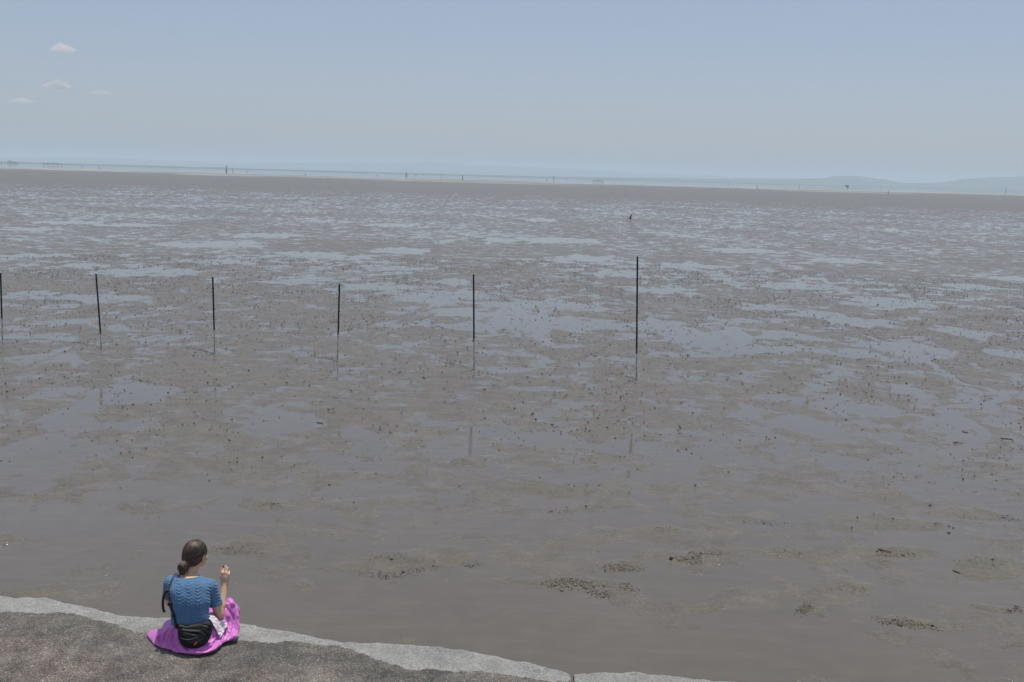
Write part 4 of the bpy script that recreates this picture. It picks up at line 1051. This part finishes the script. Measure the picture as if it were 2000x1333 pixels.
# ---- skirt: folded leg to the left, raised knee to the right
sk = Field((-.44, -.26, -.01), (.48, .50, .42), 0.0034)
sk.op(ell((0, -.01, .10), (.175, .135, .125)), 0.04); sk.op(ell(S1 + [0, .0, -.01], (.146, .112, .085)), 0.03)
sk.op(cone((.09, .02, .10), KR - [.015, 0, .0], .086, .062), 0.05); sk.op(cone(KR - [.050, 0, .004], KR + [.004, .01, .006], .058, .060), 0.02)
sk.op(cone(KR - [0, 0, .02], (.30, .17, .06), .056, .035), 0.03)
sk.op(tri((.08, .03, .07), (.285, .19, .20), (.312, .125, .03), .028), 0.03)
sk.op(tri((.08, -.05, .03), (.300, .12, .03), (.24, .20, .13), .028), 0.04)
sk.op(tri((.285, .21, .21), (.315, .125, .02), (.315, .28, .02), .022), 0.02)
sk.op(cone((-.09, .02, .095), KL, .088, .056), 0.04); sk.op(cone(KL, AL, .06, .04), 0.03)
sk.op(tri((-.09, -.03, .06), (-.17, .01, .040), (-.15, .15, .06), .035), 0.03)
sk.op(tri((.0, .28, .10), (.25, .24, .14), (-.15, .18, .06), .04), 0.04); sk.op(tri((.02, .10, .12), (.25, .23, .14), (-.14, .17, .07), .045), 0.04)
def on_ground(zx, zy):
    d_ = R3 @ ray(260 + zx / 4.9375, 1030 + zy / 4.9375); t = (0.0 - CAML.z) / d_.z; return CAML + d_ * t
foot_px = [(200, 1032), (150, 1036), (132, 1055), (150, 1096), (190, 1144), (245, 1160), (300, 1182), (350, 1203), (400, 1216), (480, 1228), (560, 1233), (640, 1231), (700, 1224), (750, 1209), (800, 1182), (840, 1150), (880, 1122), (940, 1098), (1005, 1076)]
FOOT = [(on_ground(*q).x, on_ground(*q).y) for q in foot_px] + [(on_ground(1005, 1076).x + .003, .20), (.27, .33), (.10, .37), (-.08, .26), (-.16, .17), (on_ground(300, 1010).x, on_ground(300, 1010).y), (on_ground(250, 1034).x, on_ground(250, 1034).y)]
def footprint(x, y, z):
    g = poly_sd(FOOT, x + 0 * y, y + 0 * x) + .005 * np.sin(np.arctan2(y + 0 * x, x + 0 * y) * 11 + 2 * np.sin(x * 13)) * (1 - sstep(.0, .05, z)); t = np.clip(-g, 0, .10)
    return np.maximum(g + .004, (z - (.016 + .90 * t - 2.6 * t * t)) * .72)
fx, fy = [p[0] for p in FOOT], [p[1] for p in FOOT]
sk.op((footprint, np.array([min(fx), min(fy), -.02]), np.array([max(fx), max(fy), .12])), 0.030)
sk.cut(lambda x, y, z: 0.004 - z + 0 * x + 0 * y, 0.003)
# folds and grooves that the photo shows, laid on the cloth
V, Q = sk.mesh(); pre = BVHTree.FromPolygons([tuple(p) for p in V], [tuple(q) for q in Q])
RIDGES = [([(900, 800), (935, 880), (938, 980), (900, 1060), (830, 1130), (740, 1180)], .0075), ([(960, 770), (985, 880), (978, 1000), (930, 1078)], .0075), ([(860, 900), (900, 965), (872, 1045), (800, 1120), (700, 1180)], .0065),
          ([(790, 1010), (802, 1070), (765, 1125), (700, 1160)], .006), ([(1003, 790), (1006, 900), (1000, 1020), (980, 1070)], .006), ([(400, 955), (350, 1005), (335, 1070), (365, 1135), (430, 1190)], .008),
          ([(335, 985), (285, 1050), (292, 1110), (340, 1165)], .0075), ([(245, 1040), (238, 1085), (262, 1140)], .007), ([(428, 1040), (408, 1090), (440, 1150), (520, 1208)], .006), ([(540, 1200), (660, 1205), (770, 1172), (870, 1108)], .006),
          ([(375, 1030), (372, 1090), (400, 1140), (460, 1185)], .005), ([(905, 770), (925, 830), (900, 880)], .006), ([(930, 745), (1000, 738)], .005)]
GROOVES = [([(925, 800), (962, 880), (958, 990), (915, 1070), (850, 1120)], .007), ([(885, 850), (920, 960), (890, 1050), (815, 1130)], .006), ([(985, 800), (995, 900), (990, 1010)], .005), ([(845, 930), (870, 990), (840, 1060), (760, 1140)], .006),
           ([(375, 965), (318, 1030), (315, 1100), (350, 1155)], .007), ([(268, 1035), (262, 1090), (300, 1150)], .007), ([(400, 1020), (385, 1090), (415, 1150), (490, 1200)], .005), ([(800, 1040), (815, 1080), (770, 1150)], .005), ([(600, 1185), (700, 1185), (790, 1150)], .004)]
for lst, md, lift in ((RIDGES, 'u', -.004), (GROOVES, 's', .0045)):
    for pl_, rad_ in lst:
        pts_ = [ray_hit([pre], 260 + q[0] / 4.9375, 1030 + q[1] / 4.9375, lift) for q in catmull(pl_, 14)]
        pts_ = [np.array(p) for p, n_ in pts_ if p is not None]; m_ = len(pts_)
        for i_, (a_, b_) in enumerate(zip(pts_[:-1], pts_[1:])):
            if np.linalg.norm(a_ - b_) > .12: continue
            e_ = math.sin(math.pi * (i_ + .6) / m_) ** .5; e2_ = math.sin(math.pi * min(.98, (i_ + 1.6) / m_)) ** .5
            sk.op(cone(a_, b_, rad_ * e_ * (1.3 if md == 'u' else .9), rad_ * e2_ * (1.3 if md == 'u' else .9)), 0.020, md)
V, Q = sk.mesh(); me = np_mesh('skirt', V, Q)
th = np.arctan2(V[:, 1] - .02, V[:, 0]); rr2 = np.hypot(V[:, 0], V[:, 1] - .02)
wrp = .35 * fbm(V[:, 0] * 5, V[:, 1] * 5 + V[:, 2] * 4, 2, 340)
def rdg(x): return 1 - 2 * np.abs(x)
hull_fold = rdg(np.abs(((V[:, 2] * 9 + rr2 * 7 + wrp * 2.2) % 1) - .5) * 2 * 0.5 + .0)
f1 = rdg(np.clip(np.abs(perlin(th * 2.7 + wrp * 1.6, rr2 * 3 + V[:, 2] * 1.5, 344)) * 1.6, 0, 1))
f2 = rdg(np.clip(np.abs(perlin(th * 7.5 + wrp * 3, rr2 * 5 + V[:, 2] * 3, 346)) * 1.8, 0, 1))
# folds sag like hammocks round the hip on the right
sag = rdg(np.clip(np.abs(perlin(rr2 * 17 + wrp * 2 + V[:, 2] * 8, th * 1.6, 348)) * 1.9, 0, 1))
wr_ = sstep(-.02, .12, V[:, 0]) * (1 - sstep(.27, .33, V[:, 0]))
edge = sstep(.09, .2, rr2)
d = (.0090 * f1 + .0015 * f2) * (.35 + .65 * edge) * (1 - .6 * wr_) + .0045 * sag * wr_ - .004
# long folds falling from the raised knee
kn = (V[:, 0] + V[:, 1]) * 9
kz = sstep(.20, .27, V[:, 0]) * (1 - sstep(.24, .30, V[:, 2])); d = d * (1 - .5 * kz) + kz * .007 * rdg(np.clip(np.abs(perlin(kn * 1.9, V[:, 2] * 2.2 + wrp, 350)) * 1.9, 0, 1))
gfp = poly_sd(FOOT, V[:, 0], V[:, 1]); d = 1.35 * d * (.30 + .70 * sstep(-.002, .040, -gfp + .6 * np.maximum(V[:, 2] - .05, 0)))
d = d * (1 - .75 * (1 - sstep(.03, .085, np.linalg.norm(V - KR - [0, 0, .03], axis=1))))
V2 = displace(me, d, V)
V2[:, 2] = np.maximum(V2[:, 2], .003); me.vertices.foreach_set('co', V2.astype(np.float32).ravel()); me.update()
skirt = link('skirt', me, M['satin'], person, True)
sm_ = skirt.modifiers.new('smooth', 'SMOOTH'); sm_.factor = 0.5; sm_.iterations = 14
sk_bvh = BVHTree.FromPolygons([tuple(p) for p in V2], [tuple(q) for q in Q])

# ---- thin necklace
bm = bmesh.new(); pts = []
nkc = C7 * .55 + H(0, -.025, -.06) * .45 + np.array([0, .012, -.012]); bb = BVHTree.FromObject(body, bpy.context.evaluated_depsgraph_get())
for k in range(41):
    a = 2 * math.pi * k / 40; dv = Vector((math.cos(a), math.sin(a), -.30 * math.sin(a) * 1.0)).normalized()
    h = bb.ray_cast(Vector(nkc) + dv * .16, -dv); pts.append((h[0] + h[1] * .001) if h[0] else Vector(nkc) + dv * .05)
add_tube(bm, pts, .0011, 5, cap=False); bm_obj('necklace', bm, M['gold'], person)
bm = bmesh.new(); pp, _ = ray_hit([bb], 260 + 641 / 4.9375, 1030 + 457 / 4.9375, .003)
if pp is not None: bmesh.ops.create_icosphere(bm, subdivisions=2, radius=.006, matrix=Matrix.Translation(pp))
bm_obj('pearl', bm, M['pearl'], person, True)

# ---- black half-moon bag on her lower back
BC = L(588, 1045, -.150); tilt = R(20)                                   # leans back against her
bn = np.array([0.0, -math.cos(tilt), math.sin(tilt)]); bu = np.array([1.0, 0, 0]); bw = np.cross(bu, -bn); bw = np.array([0, math.sin(tilt), math.cos(tilt)])
def to_bag(zx, zy):
    d = np.array(R3 @ ray(260 + zx / 4.9375, 1030 + zy / 4.9375)); o = np.array(CAML); t = ((BC - o) @ bn) / (d @ bn); p = o + d * t - BC; return np.array([p @ bu, p @ bw])
outl = [(428, 958), (440, 935), (500, 944), (580, 938), (660, 920), (728, 902), (756, 915), (768, 950), (762, 1010), (742, 1070), (712, 1115), (672, 1148), (620, 1168), (560, 1172), (500, 1158), (462, 1130), (440, 1085), (430, 1020)]
BP = [to_bag(*q) for q in outl]
pinch = tR[0] * .55 + nR[0][0] * .45 + np.array([.006, -.004, .004])
bm = bmesh.new(); bmesh.ops.create_icosphere(bm, subdivisions=2, radius=1.0)
for v in bm.verts: v.co = Vector((v.co.x * .010, v.co.y * .008, v.co.z * .013)) * (1 + .15 * math.sin(v.co.x * 9 + v.co.z * 7))
o = bm_obj('snack', bm, simple('dark_red_food', (0.10, 0.018, 0.015), 0.5), None, True); o.location = PM @ Vector(pinch); tag(o, 'small dark red morsel pinched between the fingertips of the raised right hand', 'snack')
bag = tag(empty('shoulder_bag', PM @ Vector(BC), PRZ), 'black half-moon sling bag hanging on the lower back of the seated woman', 'bag')
def bag_local(V): return V          # bag meshes are made in coordinates about BC
bf_ = Field((-.19, -.075, -.17), (.19, .095, .17), 0.0027)
x, y, z = bf_.ax[0][:, None, None], bf_.ax[1][None, :, None], bf_.ax[2][None, None, :]
pu = x + 0 * y + 0 * z; pw = y * bw[1] + z * bw[2] + 0 * x; pn = y * bn[1] + z * bn[2] + 0 * x
g2 = poly_sd(BP, pu, pw)
thick = .040 * np.sqrt(np.clip(-(g2 - .004) / .045, 0, 1)) 
front = pn - thick * (0.9 + .25 * np.clip(-pw / .08, -1, 1)); backf = -pn - thick * .5
bf_.F = np.maximum(np.maximum(front, backf) * .7, g2).astype(np.float32)
V, Q = bf_.mesh(); me = np_mesh('pouch', V, Q)
pu_, pw_ = V[:, 0], V[:, 1] * bw[1] + V[:, 2] * bw[2]
sd2 = poly_sd(BP, pu_, pw_)
d = .0035 * rdg(np.clip(np.abs(perlin(pu_ * 11, pw_ * 34 + pu_ * 6, 360)) * 2, 0, 1)) * sstep(.0, .02, -sd2) * (pw_ > .0) + .0015 * fbm(pu_ * 30, pw_ * 30, 3, 362)
displace(me, d, V); pouch = link('pouch', me, M['bag'], bag, True)
bag_bvh = BVHTree.FromPolygons([tuple(np.array(v.co) + BC) for v in me.vertices], [tuple(q) for q in Q])
def bag_pts(zs, lift): 
    out = []
    for q in zs:
        p, n = ray_hit([bag_bvh], 260 + q[0] / 4.9375, 1030 + q[1] / 4.9375, lift)
        if p is not None: out.append(p - Vector(BC))
    return out
def zc(pts, n): return [tuple(p) for p in catmull(pts, n)]
bm = bmesh.new(); add_tube(bm, bag_pts(zc([(445, 1062), (480, 1078), (540, 1086), (600, 1070), (625, 1058)], 24), .001), .0022, 6); bm_obj('zip', bm, M['grey_print'], bag)
bm = bmesh.new(); add_tube(bm, bag_pts(zc([(440, 955), (500, 963), (580, 958), (660, 942), (740, 918)], 30), .0012), .0026, 6)
bm_obj('top_piping', bm, M['webbing'], bag)
bm = bmesh.new(); add_tube(bm, bag_pts(zc([(752, 930), (748, 990), (722, 1060), (690, 1112)], 24), .001), .0024, 6); bm_obj('side_piping', bm, M['webbing'], bag)
# small printed mark: an orange figure with two rows of thin grey letter strokes
def strokes(name, segs, mat, wd):
    bm = bmesh.new()
    for sg in segs:
        P_ = [];
        for q in sg:
            p, n = ray_hit([bag_bvh], 260 + q[0] / 4.9375, 1030 + q[1] / 4.9375, .0012)
            if p is not None: P_.append((p - Vector(BC), n))
        if len(P_) > 1: add_ribbon(bm, [a for a, _ in P_], [n for _, n in P_], wd, .0012)
    return bm_obj(name, bm, mat, bag)
strokes('logo_mark', [((586, 1136), (596, 1124), (606, 1112), (614, 1106)), ((590, 1138), (604, 1130), (610, 1120)), ((600, 1112), (612, 1116))], M['orange'], .0045)
strokes('logo_letters', [((622, 1112), (620, 1132)), ((630, 1108), (629, 1130)), ((638, 1112), (646, 1108), (644, 1126), (637, 1129)), ((652, 1106), (652, 1126)), ((660, 1104), (668, 1100), (665, 1122)), ((676, 1100), (674, 1118)), ((683, 1098), (690, 1110)),
                         ((626, 1096), (634, 1088), (640, 1097)), ((650, 1084), (648, 1094)), ((658, 1080), (668, 1088)), ((676, 1076), (684, 1072))], M['grey_print'], .0022)
# strap over the left shoulder
def hit_or(zx, zy, Yd, lift=.004):
    p, n = ray_hit([top_bvh], 260 + zx / 4.9375, 1030 + zy / 4.9375, lift)
    if p is None: return Vector(L(zx, zy, Yd)), Vector((-.3, -1, .3)).normalized()
    return p, n
sp = zc([(432, 1000), (420, 950), (408, 890), (394, 838), (380, 785), (364, 725), (352, 665), (350, 610), (360, 552), (378, 505), (396, 474)], 40)
P_ = []; N_ = []
for q in sp:
    p, n = hit_or(q[0], q[1], -.03 if q[1] > 600 else .06, .005)
    P_.append(p); N_.append(n)
Ps = [np.array(p) for p in P_]
for it in range(3): Ps = [Ps[0]] + [(Ps[i - 1] + 2 * Ps[i] + Ps[i + 1]) / 4 for i in range(1, len(Ps) - 1)] + [Ps[-1]]
tail = Ps[-1]; Ps += [tail + np.array([.01, .03, .004]), tail + np.array([.03, .075, -.02]), tail + np.array([.06, .11, -.09])]; N_ = [Vector((-.30, -.85, .40)) for _ in N_]
N_ += [Vector((-.1, .2, 1)), Vector((0, .8, .6)), Vector((0, 1, .2))]
wds = [.018 if i < 24 else .011 for i in range(len(Ps))]
bm = bmesh.new(); add_ribbon(bm, [p - BC for p in Ps], [Vector(n) for n in N_], wds, .003); bm_obj('strap', bm, M['webbing'], bag)
for zx, zy, s in ((366, 742, (.034, .016, .026)), (396, 846, (.022, .012, .020)), (338, 622, (.030, .012, .022)), (422, 945, (.024, .012, .020))):
    p, n = hit_or(zx, zy, -.02, .008); bm = bmesh.new(); add_box(bm, p - Vector(BC), s, 0.2, .004); bm_obj('buckle', bm, M['black_plastic'], bag)
p, n = hit_or(396, 872, -.03, .014); bm = bmesh.new(); bmesh.ops.create_uvsphere(bm, u_segments=10, v_segments=6, radius=.005, matrix=Matrix.Translation(p - Vector(BC))); bm_obj('snap', bm, M['grey_print'], bag, True)
tl = [Vector(L(zx, zy, yy)) for zx, zy, yy in ((345, 612, .0), (320, 625, -.01), (300, 655, -.015), (289, 700, -.015), (287, 750, -.012), (293, 795, -.01), (303, 822, -.01))]
tl = [Vector(p) for p in catmull([tuple(p) for p in tl], 22)]
bm = bmesh.new(); add_ribbon(bm, [p - Vector(BC) for p in tl], Vector((-.45, -.8, .25)), .020, .003); bm_obj('strap_end', bm, M['webbing'], bag)

# ---- white towel spilling over her lap
def cloth_patch(name, outline, bvhs, lift, mat, label, cat, seed, ripple):
    bm = bmesh.new(); vs = [bm.verts.new((q[0], q[1], 0)) for q in outline]; bm.faces.new(vs)
    bmesh.ops.triangulate(bm, faces=bm.faces[:])
    for it in range(4): bmesh.ops.subdivide_edges(bm, edges=bm.edges[:], cuts=1, use_grid_fill=True)
    bmesh.ops.triangulate(bm, faces=bm.faces[:])
    ok = {}
    for v in bm.verts:
        x, y = v.co.x, v.co.y
        d_ = (R3 @ ray(260 + x / 4.9375, 1030 + y / 4.9375)).normalized()
        p, n = ray_hit(bvhs, 260 + x / 4.9375, 1030 + y / 4.9375, 0)
        if p is None: p = Vector(L(x, y, .03))
        p = p - d_ * (lift + ripple * (0.5 + float(perlin(np.array([x / 22.0]), np.array([y / 30.0]), seed)[0])))
        v.co = p
    for it in range(3): bmesh.ops.smooth_vert(bm, verts=bm.verts[:], factor=.5, use_axis_x=True, use_axis_y=True, use_axis_z=True)
    bm.normal_update()
    c = sum((v.co for v in bm.verts), Vector()) / len(bm.verts)
    for v in bm.verts: v.co -= c
    g = bmesh.ops.solidify(bm, geom=bm.faces[:], thickness=.0025)
    o = bm_obj(name, bm, mat, None, True); o.location = PM @ c; o.rotation_euler = (0, 0, PRZ); tag(o, label, cat); return o
cloth_patch('towel', [(716, 868), (742, 842), (768, 838), (800, 870), (828, 905), (872, 890), (905, 925), (912, 948), (885, 1000), (858, 1045), (838, 1072), (824, 1048), (806, 1010), (786, 975), (768, 940), (752, 905), (735, 892)],
            [sk_bvh, bag_bvh], .016, M['towel'], 'crumpled white towel spilling over the lap of the seated woman, between elbow and bag', 'towel', 371, .020)

# ---- a few small fair-weather clouds low in the sky at the left
mc, nt, b = new_mat('thin_cloud'); nt.nodes.remove(b)
cv = nt.nodes.new('ShaderNodeVolumePrincipled'); cv.inputs['Color'].default_value = (1, 0.97, 0.98, 1); cv.inputs['Density'].default_value = 0.012
nt.links.new(cv.outputs[0], nt.nodes['Material Output'].inputs['Volume'])
CLOUDS = [(121, 95, 52, 20, 1.0, 'small white cloud highest in the sky at the upper left', 31), (113, 165, 50, 20, 1.3, 'brightest small white cloud at the left, below the highest one', 32),
          (44, 197, 52, 13, .6, 'faint flat cloud nearest the left edge of the sky', 33), (195, 181, 48, 9, .4, 'faintest flat cloud, right of the brightest small one', 34)]
for px, py, wpx, hpx, dn, lab, sd_ in CLOUDS:
    d = ray(px, py); dist = 9000.0; t = dist / d.y; c = Vector((d.x * t, dist, CAM_H + d.z * t)); W = wpx * dist / FPX / 2; Hh = hpx * dist / FPX / 2
    r_ = random.Random(sd_)
    bm = bmesh.new(); bmesh.ops.create_icosphere(bm, subdivisions=5, radius=1.0)
    for v in bm.verts:
        p = v.co.copy(); q = float(fbm(np.array([p.x * 1.6 + sd_]), np.array([p.z * 1.6 + p.y]), 4, sd_)[0]); p *= 1 + .45 * q
        flat = .35 if p.z < 0 else 1.0; sh_ = (1 - .55 * abs(p.x) ** 1.3) if p.z > 0 else 1
        v.co = Vector((p.x * W, p.y * W * .6 * dn, p.z * Hh * 1.3 * flat * max(sh_, .2) - Hh * .35))
    o = bm_obj('cloud', bm, mc, None, True); o.location = c; tag(o, lab, 'cloud', 'small clouds at the left')
